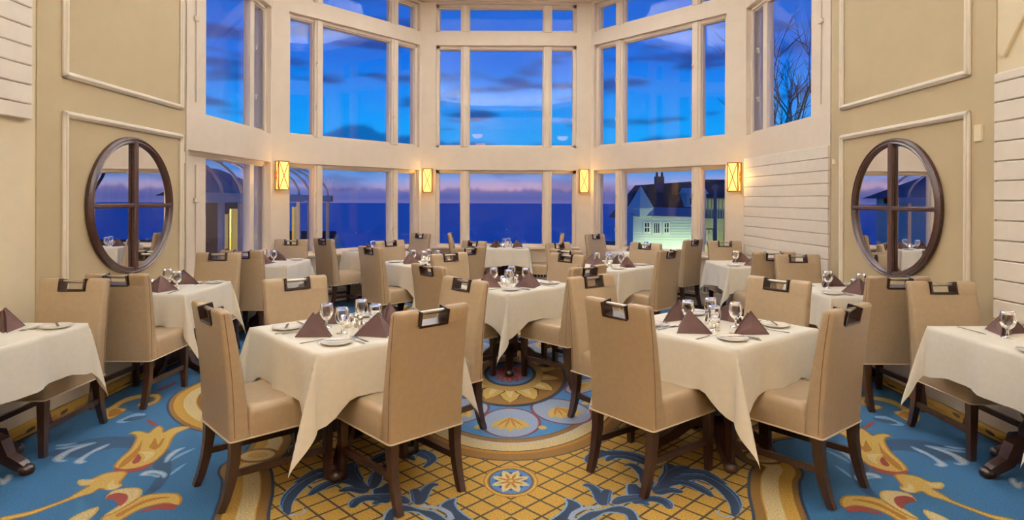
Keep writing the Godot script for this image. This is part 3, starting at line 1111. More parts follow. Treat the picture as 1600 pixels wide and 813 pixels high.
# behind the camera: the lower part of the dining room, seen only in the panes and the mirrors
func build_rear_room() -> void:
	var w := setting("wall_rear")
	var st := S()
	box(st, Vector3(0, 2.6, 9.1), Vector3(13, 5.2, 0.2))
	part("end_wall", st, "wall_beige", w)
	st = S()
	box(st, Vector3(0, 5.45, 3.3), Vector3(7.4, 1.1, 0.2))
	part("bulkhead", st, "wall_cream", w)
	st = S()
	for s in [-1.0, 1.0]:
		box(st, Vector3(s * 4.95, 2.6, 3.3), Vector3(3.0, 5.2, 0.2))
		box(st, Vector3(s * 6.5, 2.6, 6.2), Vector3(0.2, 5.2, 6.0))
	part("return_wall", st, "wall_beige", w)
	var c := setting("ceiling_rear")
	st = S()
	box(st, Vector3(0, 5.15, 6.2), Vector3(13.2, 0.1, 6.0))
	part("plaster", st, "ceiling", c)
	var f := setting("floor_rear")
	st = S()
	box(st, Vector3(0, -0.1, 6.2), Vector3(13.2, 0.2, 6.0))
	part("carpet", st, "plain_carpet", f)
	var k := 0
	for p in [Vector3(-1.37, 4.4, 5.6), Vector3(-1.35, 4.22, 8.0), Vector3(2.4, 4.32, 5.6)]:
		var o := thing("pendant_lamp", ["amber glass bowl pendant left behind the camera", "amber glass bowl pendant farthest behind the camera", "amber glass bowl pendant right behind the camera"][k], "pendant lamp", p, 0.0, "bowl pendants")
		k += 1
		st = S()
		lathe(st, [Vector2(0.0, -0.12), Vector2(0.1, -0.11), Vector2(0.19, -0.06), Vector2(0.235, 0.02), Vector2(0.24, 0.05)], 24)
		part("lamp_bowl", st, "bowl", o)
		st = S()
		tube(st, [Vector3(0, -0.1, 0), Vector3(0, 5.1 - p.y, 0)], 0.012, 0.012, 8)
		part("stem", st, "brass", o)
		lamp(Vector3(0, -0.02, 0), Color(1.0, 0.82, 0.55), 3.0, 0.06, o)


# ---------------------------------------------------------------- chairs
var protos := {}


func make_chair(o: Node3D) -> void:
	# local: seat faces -z; y 0.345 is the underside of the upholstery
	var st := S()
	var loops := []
	for q in [[0.345, 0.0, 0.015], [0.42, 0.0, 0.02], [0.465, 0.004, 0.028], [0.487, 0.014, 0.034], [0.498, 0.034, 0.04], [0.503, 0.07, 0.05]]:
		loops.append(ring(rr(0.455 - q[1], 0.47 - q[1], q[2], 0.0, -0.045), q[0]))
	loft(st, loops, true, true, 0)
	part("seat", st, "vinyl", o)
	# backrest: a padded slab that leans back, with a notch for the grip
	st = S()
	var rear := func(y: float) -> float: return 0.28 + 0.012 * (y - 0.345) / 0.3 + 0.115 * pow(maxf(0.0, y - 0.55), 1.6)
	var thick := func(y: float) -> float: return lerpf(0.105, 0.062, (y - 0.345) / 0.655)
	loops = []
	for y in [0.345, 0.45, 0.55, 0.65, 0.75, 0.84, 0.915]:
		var t: float = thick.call(y)
		loops.append(ring(rr(lerpf(0.45, 0.46, (y - 0.345) / 0.655), t, minf(0.02, t * 0.35), 0.0, rear.call(y) - t / 2), y))
	loft(st, loops, true, true, 0)
	for s in [-1.0, 1.0]:
		loops = []
		for q in [[0.912, 0.0], [0.95, 0.0], [0.982, 0.0], [0.994, 0.006], [1.0, 0.02]]:
			var t: float = thick.call(q[0]) - q[1]
			var w: float = 0.142 - q[1]
			loops.append(ring(rr(w, t, minf(0.02, t * 0.35), s * (0.23 - 0.071), rear.call(q[0]) - thick.call(q[0]) / 2), q[0]))
		loft(st, loops, true, true, 0)
	part("backrest", st, "vinyl", o)
	# seams down the back edges
	for s in [-1.0, 1.0]:
		st = S()
		var pts := []
		for y in [0.36, 0.5, 0.65, 0.8, 0.9, 0.985]:
			pts.append(Vector3(s * (lerpf(0.45, 0.46, (y - 0.345) / 0.655) / 2 + 0.0005), y, rear.call(y) - 0.024))
		tube(st, pts, 0.0022, 0.0022, 5)
		part("seam", st, "seam", o)
	# light piping round the lower edge
	st = S()
	var lo := []
	for p in rr(0.462, 0.565, 0.018, 0.0, 0.0):
		lo.append(Vector3(p.x, 0.346, p.y))
	tube(st, lo, 0.0045, 0.0045, 5, true)
	part("piping", st, "piping", o)
	# dark lining of the notch, and the metal grip
	st = S()
	var zc: float = rear.call(0.95) - thick.call(0.95) / 2
	var xf := Transform3D(Basis(Vector3.RIGHT, 0.2), Vector3(0, 0.955, zc))
	cbox(st, Vector3(0, -0.036, 0), Vector3(0.178, 0.014, 0.078), 0.002, xf)
	for s in [-1.0, 1.0]:
		cbox(st, Vector3(s * 0.084, 0.0, 0), Vector3(0.013, 0.084, 0.078), 0.002, xf)
	part("grip_frame", st, "dark_wood", o)
	st = S()
	tube(st, [xf * Vector3(-0.08, 0.024, 0.0), xf * Vector3(0.08, 0.024, 0.0)], 0.0115, 0.0115, 10)
	part("grip_bar", st, "nickel", o)
	for s in [-1.0, 1.0]:
		st = S()
		bar(st, [Vector3(s * 0.2, 0.35, -0.25), Vector3(s * 0.2, 0.0, -0.25)], Vector3.RIGHT, 0.048, 0.034, 0.048, 0.034)
		part("leg", st, "wood", o)
		st = S()
		bar(st, [Vector3(s * 0.197, 0.35, 0.246), Vector3(s * 0.196, 0.25, 0.25), Vector3(s * 0.195, 0.15, 0.265), Vector3(s * 0.194, 0.06, 0.29), Vector3(s * 0.193, 0.0, 0.315)], Vector3.RIGHT, 0.048, 0.034, 0.054, 0.034)
		part("leg", st, "wood", o)
		st = S()
		bar(st, [Vector3(s * 0.197, 0.165, -0.24), Vector3(s * 0.195, 0.175, 0.255)], Vector3.RIGHT, 0.02, 0.02, 0.034, 0.034)
		part("stretcher", st, "wood", o)


func facing(f: Vector2) -> float:
	return atan2(-f.x, f.y)


func chair(x: float, d: float, f: Vector2, label: String) -> void:
	if not protos.has("chair"):
		protos.chair = thing("dining_chair", label, "chair", at(x, 0, d), facing(f), "tan dining chairs")
		make_chair(protos.chair)
	else:
		copy(protos.chair, "dining_chair", label, "chair", "tan dining chairs", at(x, 0, d), facing(f))


# ---------------------------------------------------------------- tables
# a cloth laid over a table of half sizes hx, hz. sides: for +x, -x, +z, -z 1 a chair is pushed in (the hem rests on its seat), 0 free, 2 wall
func cloth_mesh(hx: float, hz: float, sides: Array, hang: float, tip: float, ph: float) -> ArrayMesh:
	var n := 46
	var d := 0.4
	var g := []
	var off := func(q: float) -> float: return 0.008 * (1.0 - exp(-9.0 * q)) + 0.016 * q
	for i in n + 1:
		var row := PackedVector3Array()
		for j in n + 1:
			var s := grid(i, n, hx, d)
			var t := grid(j, n, hz, d)
			var a := maxf(absf(s) - hx, 0.0)
			var b := maxf(absf(t) - hz, 0.0)
			var sx := signf(s)
			var sz := signf(t)
			var kx: int = sides[0] if s > 0 else sides[1]
			var kz: int = sides[2] if t > 0 else sides[3]
			if a <= 0.0 and b <= 0.0:
				row.append(Vector3(s, TOP, t))
			elif b <= 0.0 or a <= 0.0:
				var on_x := b <= 0.0
				var f := t / hz if on_x else s / hx
				var kind := kx if on_x else kz
				var q := (a if on_x else b) / d
				var mid := 0.258 if kind == 1 else (hang - 0.03 if kind == 0 else hang - 0.05)
				var fall := lerpf(mid, hang, smoothstep(0.5, 1.0, absf(f))) + 0.012 * sin(f * 4.0 + ph) * (1.0 - f * f)
				var rip := q * (1.0 - pow(absf(f), 4.0)) * (0.012 * sin(f * 7.0 + ph) + 0.008 * sin(f * 15.0 + ph * 2.0)) if kind != 2 else 0.0
				var o: float = off.call(q) * (0.3 if kind == 2 else 1.0) + rip
				var y := TOP - q * fall - 0.004 * (1.0 - exp(-9.0 * q))
				row.append(Vector3(sx * (hx + o), y, t) if on_x else Vector3(s, y, sz * (hz + o)))
			else:
				var r := sqrt(a * a + b * b)
				var fi := atan2(b, a)
				var k := sin(2.0 * fi)
				var wall := kx == 2 or kz == 2
				var beta := (0.21 if not wall else 0.05) * pow(k, 1.35) * (1.0 + 0.12 * sin(fi * 9.0 + ph))
				var L := r * hang / d * lerpf(1.0, tip, k)
				var h := Vector2(cos(fi), sin(fi)).rotated((0.7 if sin(ph + sx * 2.0 + sz) > 0.0 else -0.7) * k)
				if kx == 2:
					h.x *= 0.1
				if kz == 2:
					h.y *= 0.1
				var ox: float = off.call(a / d) * (0.3 if kx == 2 else 1.0)
				var oz: float = off.call(b / d) * (0.3 if kz == 2 else 1.0)
				row.append(Vector3(sx * (hx + ox + h.x * L * sin(beta)), TOP - L * cos(beta) - 0.004, sz * (hz + oz + h.y * L * sin(beta))))
		g.append(row)
	var st := S()
	st.set_smooth_group(0)
	for i in n:
		for j in n:
			quad(st, g[i][j], g[i][j + 1], g[i + 1][j + 1], g[i + 1][j])
	return mesh_of(st)


# grid lines, with one exactly on each table edge
func grid(i: int, n: int, h: float, d: float) -> float:
	var e := 13
	if i <= e:
		return -h - d * (1.0 - float(i) / e)
	if i >= n - e:
		return h + d * (1.0 - float(n - i) / e)
	return lerpf(-h, h, float(i - e) / (n - 2 * e))


func make_table(o: Node3D, hx: float, hz: float, turn: float) -> void:
	var st := S()
	cbox(st, Vector3(0, TOP - 0.022, 0), Vector3(2 * hx - 0.012, 0.036, 2 * hz - 0.012), 0.006)
	part("tabletop", st, "dark_wood", o)
	st = S()
	lathe(st, [Vector2(0.0, 0.73), Vector2(0.12, 0.725), Vector2(0.12, 0.70), Vector2(0.06, 0.68), Vector2(0.055, 0.5), Vector2(0.075, 0.42), Vector2(0.075, 0.34), Vector2(0.06, 0.31), Vector2(0.085, 0.27), Vector2(0.085, 0.14), Vector2(0.06, 0.11), Vector2(0.0, 0.1)], 16)
	part("column", st, "dark_wood", o)
	for k in 4:
		st = S()
		var dir := Vector3(cos(k * PI / 2 + turn), 0, -sin(k * PI / 2 + turn)).rotated(Vector3.UP, -2.0 * turn)
		var side := dir.cross(Vector3.UP)
		var reach := 0.34 if hx > 0.4 else 0.275
		bar(st, [dir * 0.05 + Vector3.UP * 0.2, dir * 0.14 + Vector3.UP * 0.17, dir * (reach - 0.1) + Vector3.UP * 0.09, dir * (reach - 0.03) + Vector3.UP * 0.05, dir * (reach - 0.005) + Vector3.UP * 0.035], side, 0.075, 0.055, 0.075, 0.045)
		lathe(st, [Vector2(0.0, 0.0), Vector2(0.035, 0.004), Vector2(0.042, 0.02), Vector2(0.036, 0.045), Vector2(0.0, 0.058)], 12, Transform3D(Basis(), dir * (reach + 0.005)))
		part("claw_foot", st, "dark_wood", o)


func dining_table(x: float, d: float, hx: float, hz: float, turn: float, where: String, sides: Array, hang: float, tip: float) -> void:
	var o := thing("dining_table", "dark pedestal dining table under the cloth, " + where, "table", at(x, 0, d), turn, "dining tables")
	make_table(o, hx, hz, turn)
	var c := put("tablecloth", cloth_mesh(hx, hz, sides, hang, tip, x * 3.1 + d), "linen", self)
	c.position = at(x, 0, d)
	c.rotation.y = turn
	tag(c, "ivory tablecloth on the " + where, "tablecloth", "ivory tablecloths")


# ---------------------------------------------------------------- table settings
func make_napkin(o: Node3D) -> void:
	var st := S()
	for k in 2:
		var f := 1.0 - 0.1 * k
		var z := 0.016 * k
		var A := Vector3(0.004 * k, 0.128 * f, 0.005 + z)
		var L := Vector3(-0.128 * f, 0, 0.055 + z)
		var R := Vector3(0.128 * f, 0, 0.055 + z)
		var B := Vector3(0, 0, -0.1 + z)
		var F := Vector3(0, 0.0, 0.03 + z)
		# side faces with a soft bulge, then the two folded front flaps
		for q in [[A, L, B], [A, B, R]]:
			var m: Vector3 = (q[0] + q[1] + q[2]) / 3.0
			m += (q[1] - q[0]).cross(q[2] - q[0]).normalized() * -0.006
			for e in 3:
				tri(st, q[e], q[(e + 1) % 3], m)
		tri(st, A, F, L)
		tri(st, A, R, F)
		tube(st, [A, (A + L) / 2.0 + Vector3(-0.002, 0.003, 0.0), L], 0.003, 0.003, 5)
		tube(st, [A, (A + R) / 2.0 + Vector3(0.002, 0.003, 0.0), R], 0.003, 0.003, 5)
		tube(st, [A, B], 0.003, 0.003, 5)
	part("folded_cloth", st, "napkin", o)


func make_plate(o: Node3D) -> void:
	var st := S()
	lathe(st, [Vector2(0.0, 0.002), Vector2(0.05, 0.002), Vector2(0.055, 0.0), Vector2(0.062, 0.004), Vector2(0.086, 0.014), Vector2(0.087, 0.017), Vector2(0.084, 0.017), Vector2(0.062, 0.009), Vector2(0.055, 0.007), Vector2(0.0, 0.007)], 32)
	part("plate", st, "china", o)


func make_goblet(o: Node3D) -> void:
	var st := S()
	lathe(st, [Vector2(0.0, 0.0), Vector2(0.034, 0.001), Vector2(0.034, 0.003), Vector2(0.012, 0.008), Vector2(0.006, 0.016), Vector2(0.0085, 0.028), Vector2(0.006, 0.04), Vector2(0.012, 0.048)], 20)
	part("foot", st, "crystal", o)
	st = S()
	lathe(st, [Vector2(0.0, 0.05), Vector2(0.018, 0.053), Vector2(0.032, 0.068), Vector2(0.0405, 0.09), Vector2(0.041, 0.112), Vector2(0.037, 0.135), Vector2(0.034, 0.152), Vector2(0.0325, 0.152), Vector2(0.0355, 0.135), Vector2(0.0393, 0.112), Vector2(0.0388, 0.09), Vector2(0.03, 0.07), Vector2(0.016, 0.057), Vector2(0.0, 0.055)], 24)
	part("bowl", st, "crystal", o)


func make_knife(o: Node3D, len_: float) -> void:
	var st := S()
	var k := len_ / 0.22
	var xf := Transform3D(Basis(Vector3.RIGHT, -PI / 2), Vector3.ZERO)
	slab(st, [Vector2(-0.007, -0.11 * k), Vector2(0.007, -0.11 * k), Vector2(0.006, -0.01 * k), Vector2(0.005, 0.0), Vector2(0.006, 0.09 * k), Vector2(0.0, 0.11 * k), Vector2(-0.008, 0.08 * k), Vector2(-0.009, 0.02 * k), Vector2(-0.005, 0.0), Vector2(-0.005, -0.01 * k)], 0.001, 0.004, xf)
	part("blade_and_handle", st, "steel", o)


func make_fork(o: Node3D) -> void:
	var st := S()
	var xf := Transform3D(Basis(Vector3.RIGHT, -PI / 2), Vector3.ZERO)
	slab(st, [Vector2(-0.008, -0.095), Vector2(0.008, -0.095), Vector2(0.004, 0.02), Vector2(0.012, 0.045), Vector2(0.0125, 0.095), Vector2(0.0085, 0.095), Vector2(0.008, 0.055), Vector2(0.0055, 0.055), Vector2(0.005, 0.095), Vector2(0.0015, 0.095), Vector2(0.001, 0.055), Vector2(-0.001, 0.055), Vector2(-0.0015, 0.095), Vector2(-0.005, 0.095), Vector2(-0.0055, 0.055), Vector2(-0.008, 0.055), Vector2(-0.0085, 0.095), Vector2(-0.0125, 0.095), Vector2(-0.012, 0.045), Vector2(-0.004, 0.02)], 0.001, 0.004, xf)
	part("handle_and_tines", st, "steel", o)


func make_shaker(o: Node3D) -> void:
	var st := S()
	lathe(st, [Vector2(0.0, 0.0), Vector2(0.019, 0.001), Vector2(0.021, 0.01), Vector2(0.016, 0.035), Vector2(0.013, 0.055), Vector2(0.016, 0.068)], 16)
	part("glass_body", st, "crystal", o)
	st = S()
	lathe(st, [Vector2(0.0165, 0.066), Vector2(0.0165, 0.078), Vector2(0.01, 0.088), Vector2(0.0, 0.09)], 16)
	part("cap", st, "steel", o)
	st = S()
	lathe(st, [Vector2(0.0, 0.003), Vector2(0.017, 0.004), Vector2(0.0145, 0.032), Vector2(0.0, 0.034)], 14)
	part("filling", st, "china", o)


func make_candle(o: Node3D) -> void:
	var st := S()
	lathe(st, [Vector2(0.0, 0.0), Vector2(0.03, 0.0), Vector2(0.034, 0.03), Vector2(0.036, 0.075), Vector2(0.0345, 0.075), Vector2(0.0325, 0.03), Vector2(0.028, 0.004), Vector2(0.0, 0.004)], 24)
	part("candle_glass", st, "crystal", o)
	st = S()
	lathe(st, [Vector2(0.0, 0.005), Vector2(0.026, 0.006), Vector2(0.027, 0.026), Vector2(0.0, 0.026)], 18)
	part("wax", st, "wax", o)
	st = S()
	lathe(st, [Vector2(0.0, 0.028), Vector2(0.007, 0.034), Vector2(0.0095, 0.042), Vector2(0.006, 0.056), Vector2(0.0, 0.068)], 12)
	part("flame", st, "flame", o)
	lamp(Vector3(0, 0.044, 0), Color(1.0, 0.7, 0.38), 0.012, 0.01, o, "candle_light")


func lay(kind: String, called: String, label: String, category: String, group: String, p: Vector3, turn: float) -> void:
	if not protos.has(kind):
		var o := thing(called, label, category, p, turn, group)
		protos[kind] = o
		match kind:
			"napkin": make_napkin(o)
			"plate": make_plate(o)
			"goblet": make_goblet(o)
			"knife": make_knife(o, 0.22)
			"spreader": make_knife(o, 0.15)
			"fork": make_fork(o)
			"shaker": make_shaker(o)
			"candle": make_candle(o)
	else:
		copy(protos[kind], called, label, category, group, p, turn)


var jitter := RandomNumberGenerator.new()


func place_setting(x: float, d: float, dir: Vector2, reach: float, seat: String, cutlery: bool) -> void:
	var f := -dir
	var right := Vector2(f.y, -f.x)
	var turn := facing(f)
	var y := TOP + 0.001
	var spot := func(out: float, side: float) -> Vector3:
		var p: Vector2 = Vector2(x, d) + dir * out + right * side
		return at(p.x, y, p.y)
	lay("napkin", "napkin", "folded brown napkin, " + seat, "napkin", "folded brown napkins", spot.call(reach - 0.19, 0.01 + jitter.randf_range(-0.02, 0.02)), turn + PI + jitter.randf_range(-0.5, 0.5))
	lay("plate", "bread_plate", "small white bread plate, " + seat, "plate", "white bread plates", spot.call(reach - 0.15, -0.25 + jitter.randf_range(-0.01, 0.01)), turn)
	lay("goblet", "water_goblet", "clear stemmed water goblet, " + seat, "glass", "water goblets", spot.call(reach - 0.335, 0.1 + jitter.randf_range(-0.02, 0.02)), turn)
	if cutlery:
		var up := Vector3(0, 0.016, 0)
		lay("spreader", "butter_knife", "small butter knife on plate, " + seat, "knife", "butter knives", spot.call(reach - 0.15, -0.25) + up, turn + 0.9 + jitter.randf_range(-0.3, 0.3))
		lay("knife", "dinner_knife", "steel dinner knife, " + seat, "knife", "dinner knives", spot.call(reach - 0.15, 0.17), turn + jitter.randf_range(-0.06, 0.06))
		lay("fork", "dinner_fork", "steel outer dinner fork, " + seat, "fork", "dinner forks", spot.call(reach - 0.13, -0.15), turn + jitter.randf_range(-0.05, 0.05))
		lay("fork", "salad_fork", "steel inner salad fork, " + seat, "fork", "salad forks", spot.call(reach - 0.16, -0.115), turn + jitter.randf_range(-0.05, 0.05))


func centre_piece(x: float, d: float, where: String, a := 0.0) -> void:
	var y := TOP + 0.001
	var o := Vector2(0.055, 0).rotated(a)
	lay("candle", "votive_candle", "lit votive candle in clear glass on the " + where, "candle", "votive candles", at(x - o.x, y, d - o.y), 0.0)
	lay("shaker", "salt_shaker", "small glass salt shaker on the " + where, "shaker", "salt shakers", at(x + o.x * 0.5, y, d + o.y * 0.5 + 0.02), 0.0)
	lay("shaker", "pepper_shaker", "small glass pepper shaker on the " + where, "shaker", "pepper shakers", at(x + o.x * 1.4, y, d + o.y * 1.4 - 0.01), 0.0)


func build_tables() -> void:
	jitter.seed = 12
	# square tables turned corner-on, a chair on each side
	var four := [
		[-0.945, 3.72, 43.0, "front left table", true], [1.28, 3.84, 38.0, "front right table", true], [0.016, 5.72, 43.0, "centre table on the medallion", true],
		[-1.03, 7.7, 45.0, "left middle table", false], [1.22, 7.38, 45.0, "right middle table", false]]
	# a few chairs stand off their places
	var nudge := {"front right tablefar-left": -0.17, "front right tablenear-left": -0.04, "centre table on the medallionnear-right": 0.1, "centre table on the medallionnear-left": -0.09, "centre table on the medallionfar-left": -0.07, "front left tablefar-right": 0.05}
	for q in four:
		var rot := deg_to_rad(q[2])
		dining_table(q[0], q[1], 0.45, 0.45, rot, q[3], [1, 1, 1, 1], 0.37, 1.1)
		var k := 0
		for seat in ["near-right", "far-right", "far-left", "near-left"]:
			var a := rot - PI / 2 + k * PI / 2
			var dir := Vector2(cos(a), sin(a))
			chair(q[0] + dir.x * 0.51 + nudge.get(q[3] + seat, 0.0), q[1] + dir.y * 0.51, -dir, "tan chair on the %s side of the %s" % [seat, q[3]])
			place_setting(q[0], q[1], dir, 0.45, "%s seat of the %s" % [seat, q[3]], q[4])
			k += 1
		centre_piece(q[0], q[1], q[3], 0.3 + q[0])
	# tables for two along the side walls
	for s in [-1.0, 1.0]:
		var side := "left" if s < 0 else "right"
		for q in [[3.44, "foremost %s wall table" % side, 0.0, 0.47], [5.43, "%s wall table by the mirror" % side, -0.63, 0.57], [7.64, "%s wall table in the bay corner" % side, -0.74, 0.48]]:
			var d: float = q[0]
			dining_table(s * (2.985 if d < 7.0 else 2.945), d, 0.335, 0.42, 0.0, q[1], [2 if s > 0 else 0, 0 if s > 0 else 2, 1, 1], 0.31, 1.2)
			chair(s * 2.98, d + q[3], Vector2(0, -1), "tan chair facing the room at the " + q[1])
			place_setting(s * 2.985, d, Vector2(0, 1), 0.42, "far seat of the " + q[1], q[0] < 6.0)
			if q[2] < 0.0:
				chair(s * 2.87, d + q[2], Vector2(0, 1), "tan chair turned from the room at the " + q[1])
			place_setting(s * 2.985, d, Vector2(0, -1), 0.42, "near seat of the " + q[1], q[0] < 6.0)
			centre_piece(s * 3.1, d, q[1], PI / 2)
	# tables for two along the slanted windows and the centre window
	for s in [-1.0, 1.0]:
		var side := "left" if s < 0 else "right"
		var u := Vector2(0.652, 0.758) if s < 0 else Vector2(-0.669, 0.744)
		var c := Vector2(s * 2.02, 9.33)
		dining_table(c.x, c.y, 0.35, 0.35, atan2(u.y, u.x) if s < 0 else atan2(u.y, u.x) - PI, side + " slanted window table", [1, 1, 0, 2] if false else [1, 1, 0, 0], 0.3, 1.1)
		chair(c.x - u.x * 0.6, c.y - u.y * 0.6, u, "tan chair on the near side of the %s slanted window table" % side)
		chair(c.x + u.x * 0.6, c.y + u.y * 0.6, -u, "tan chair on the far side of the %s slanted window table" % side)
		place_setting(c.x, c.y, -u, 0.36, "near seat of the %s slanted window table" % side, false)
		place_setting(c.x, c.y, u, 0.36, "far seat of the %s slanted window table" % side, false)
		centre_piece(c.x, c.y, side + " slanted window table")
	dining_table(-0.03, 10.17, 0.37, 0.34, 0.0, "centre window table", [1, 1, 0, 2], 0.3, 1.1)
	chair(-0.66, 10.15, Vector2(1, 0.05).normalized(), "tan chair on the left side of the centre window table")
	chair(0.60, 10.15, Vector2(-1, 0.1).normalized(), "tan chair on the right side of the centre window table")
	place_setting(-0.03, 10.17, Vector2(-1, 0), 0.37, "left seat of the centre window table", false)
	place_setting(-0.03, 10.17, Vector2(1, 0), 0.37, "right seat of the centre window table", false)
	centre_piece(-0.03, 10.3, "centre window table")


# ---------------------------------------------------------------- outside
func omat(key: String, r: int, g: int, b: int, rough := 0.8) -> void:
	mat(key, rgb(r, g, b), rough)


func build_outside() -> void:
	omat("sea", 58, 176, 222, 0.6)
	omat("clapboard", 214, 224, 206)
	omat("slate", 74, 56, 50)
	omat("zinc", 176, 160, 160, 0.6)
	omat("brick", 120, 92, 84)
	omat("butter", 232, 220, 140)
	omat("dark_glass", 26, 30, 36, 0.15)
	omat("lawn", 58, 66, 44)
	omat("bark", 34, 26, 30)
	omat("teal_roof", 40, 92, 108)
	omat("frame_grey", 176, 172, 176, 0.5)
	omat("leafy", 60, 70, 46)
	omat("warm_grey", 150, 128, 108, 0.6)
	omat("dim_wall", 92, 74, 66)
	glow("lit_room", Color(0.95, 0.85, 0.45), 0.16)
	glow("floodlight", Color(0.95, 1.0, 0.85), 4.0)
	# the sea, a sheet that ends at the horizon
	var st := S()
	box(st, Vector3(0, -13.0, -1360), Vector3(7000, 0.4, 2680))
	var sea := part("sea", st, "sea", self)
	tag(sea, "deep blue evening sea reaching to the horizon", "sea")
	sea.set_meta("kind", "stuff")
	st = S()
	cbox(st, at(38, -4.9, 62), Vector3(52, 1.4, 50), 0.3)
	var land := part("lawn", st, "lawn", self)
	tag(land, "dark lawn on which the floodlit houses stand", "lawn")
	st = S()
	cbox(st, at(-14, -2.2, 22), Vector3(20, 0.6, 26), 0.1)
	var ter := part("terrace", st, "slate", self)
	tag(ter, "dark terrace outside the left windows", "terrace")
	white_house()
	yellow_house()
	conservatory()
	bare_tree(Vector3(13.4, -3.0, -29.0), 12.0, 5, "tall bare tree against the sky outside the upper right window")
	bare_tree(Vector3(28.5, -4.2, -76.0), 8.5, 8, "small bare tree behind the yellow house")
	bare_tree(Vector3(32.5, -4.2, -80.0), 8.0, 15, "low bare tree right of the yellow house roof")


func gable(st: SurfaceTool, x0: float, x1: float, d0: float, d1: float, y0: float, y1: float) -> void:
	# ridge along x
	var dm := (d0 + d1) / 2
	loft(st, [PackedVector3Array([at(x0, y0, d0), at(x0, y1, dm), at(x0, y0, d1)]), PackedVector3Array([at(x1, y0, d0), at(x1, y1, dm), at(x1, y0, d1)])], true, true, -1)


func boxd(st: SurfaceTool, x0: float, x1: float, y0: float, y1: float, d0: float, d1: float) -> void:
	box(st, at((x0 + x1) / 2, (y0 + y1) / 2, (d0 + d1) / 2), Vector3(absf(x1 - x0), absf(y1 - y0), absf(d1 - d0)))


func pane_of(o: Node3D, x0: float, x1: float, y0: float, y1: float, d: float, cols: int, rows: int) -> void:
	var st := S()
	boxd(st, x0 - 0.1, x1 + 0.1, y0 - 0.1, y1 + 0.1, d - 0.06, d + 0.1)
	var w := part("window", st, "clapboard", o)
	for i in cols:
		for j in rows:
			st = S()
			var ww := (x1 - x0) / cols
			var hh := (y1 - y0) / rows
			boxd(st, x0 + i * ww + 0.05, x0 + (i + 1) * ww - 0.05, y0 + j * hh + 0.05, y0 + (j + 1) * hh - 0.05, d - 0.09, d)
			part("pane", st, "dark_glass", w)


func white_house() -> void:
	var o := thing("white_house", "pale floodlit clapboard house with pointed turret and dark slate roof", "house")
	var st := S()
	boxd(st, 12.3, 19.2, -4.3, 0.1, 60, 66)
	part("wall", st, "clapboard", o)
	st = S()
	for k in 16:
		var y := -4.25 + k * 0.27
		var q := PackedVector3Array([at(12.25, y, 60.0), at(12.25, y, 59.86), at(12.25, y + 0.27, 59.97), at(12.25, y + 0.27, 60.0)])
		var r := PackedVector3Array()
		for p in q:
			r.append(p + Vector3(6.95, 0, 0))
		loft(st, [q, r], true, true, -1)
	part("siding", st, "clapboard", o)
	st = S()
	# low zinc roof over the wing, then the big slate roof behind
	loft(st, [PackedVector3Array([at(12.1, 0.1, 59.6), at(12.1, 0.95, 62.5), at(12.1, 0.1, 62.5)]), PackedVector3Array([at(19.4, -0.05, 59.6), at(19.4, 0.8, 62.5), at(19.4, -0.05, 62.5)])], true, true, -1)
	part("wing_roof", st, "zinc", o)
	st = S()
	loft(st, [PackedVector3Array([at(12.0, -0.4, 63), at(14.1, 3.25, 68), at(12.0, -0.4, 73)]), PackedVector3Array([at(20.3, -0.4, 63), at(20.3, 3.7, 68), at(20.3, -0.4, 73)])], true, true, -1)
	part("slate_roof", st, "slate", o)
	# turret
	st = S()
	var y0 := 0.0
	var c := at(13.1, 0, 60.4)
	for q in [[0.88, 0.0, 0.88, 0.8], [0.92, 0.8, 0.03, 2.95]]:
		var a: float = q[0]
		var b: float = q[2]
		loft(st, [ring([Vector2(a, a), Vector2(-a, a), Vector2(-a, -a), Vector2(a, -a)], q[1], Transform3D(Basis(Vector3.UP, 0.5), c)), ring([Vector2(b, b), Vector2(-b, b), Vector2(-b, -b), Vector2(b, -b)], q[3], Transform3D(Basis(Vector3.UP, 0.5), c))], true, true, -1)
	part("turret", st, "clapboard", o)
	st = S()
	boxd(st, 16.1, 17.0, -0.2, 4.2, 66.6, 67.4)
	var ch := part("chimney", st, "brick", o)
	for x in [16.3, 16.85]:
		st = S()
		lathe(st, [Vector2(0.14, 4.2), Vector2(0.12, 4.7), Vector2(0.2, 4.85), Vector2(0.0, 4.95)], 10, Transform3D(Basis(), at(x, 0, 67)))
		part("chimney_pot", st, "slate", ch)
	st = S()
	boxd(st, 18.6, 20.6, 0.9, 2.3, 63.6, 66)
	gable(st, 18.4, 20.8, 63.3, 66, 2.3, 2.9)
	var dm := part("dormer", st, "clapboard", o)
	st = S()
	boxd(st, 18.95, 19.75, 1.15, 1.85, 63.54, 63.6)
	part("dormer_window", st, "dark_glass", dm)
	pane_of(o, 13.35, 13.85, -1.55, -0.6, 59.9, 2, 2)
	pane_of(o, 14.25, 14.85, -1.65, -0.6, 59.9, 3, 1)
	pane_of(o, 15.3, 15.75, -1.6, -0.6, 59.9, 2, 2)
	for x in [13.6, 16.4]:
		flood(at(x, -3.6, 57.2), at(x, -1.5, 60), 9.0, "ground floodlight shining on the white clapboard wall" + (", left one" if x < 15 else ", right one"))


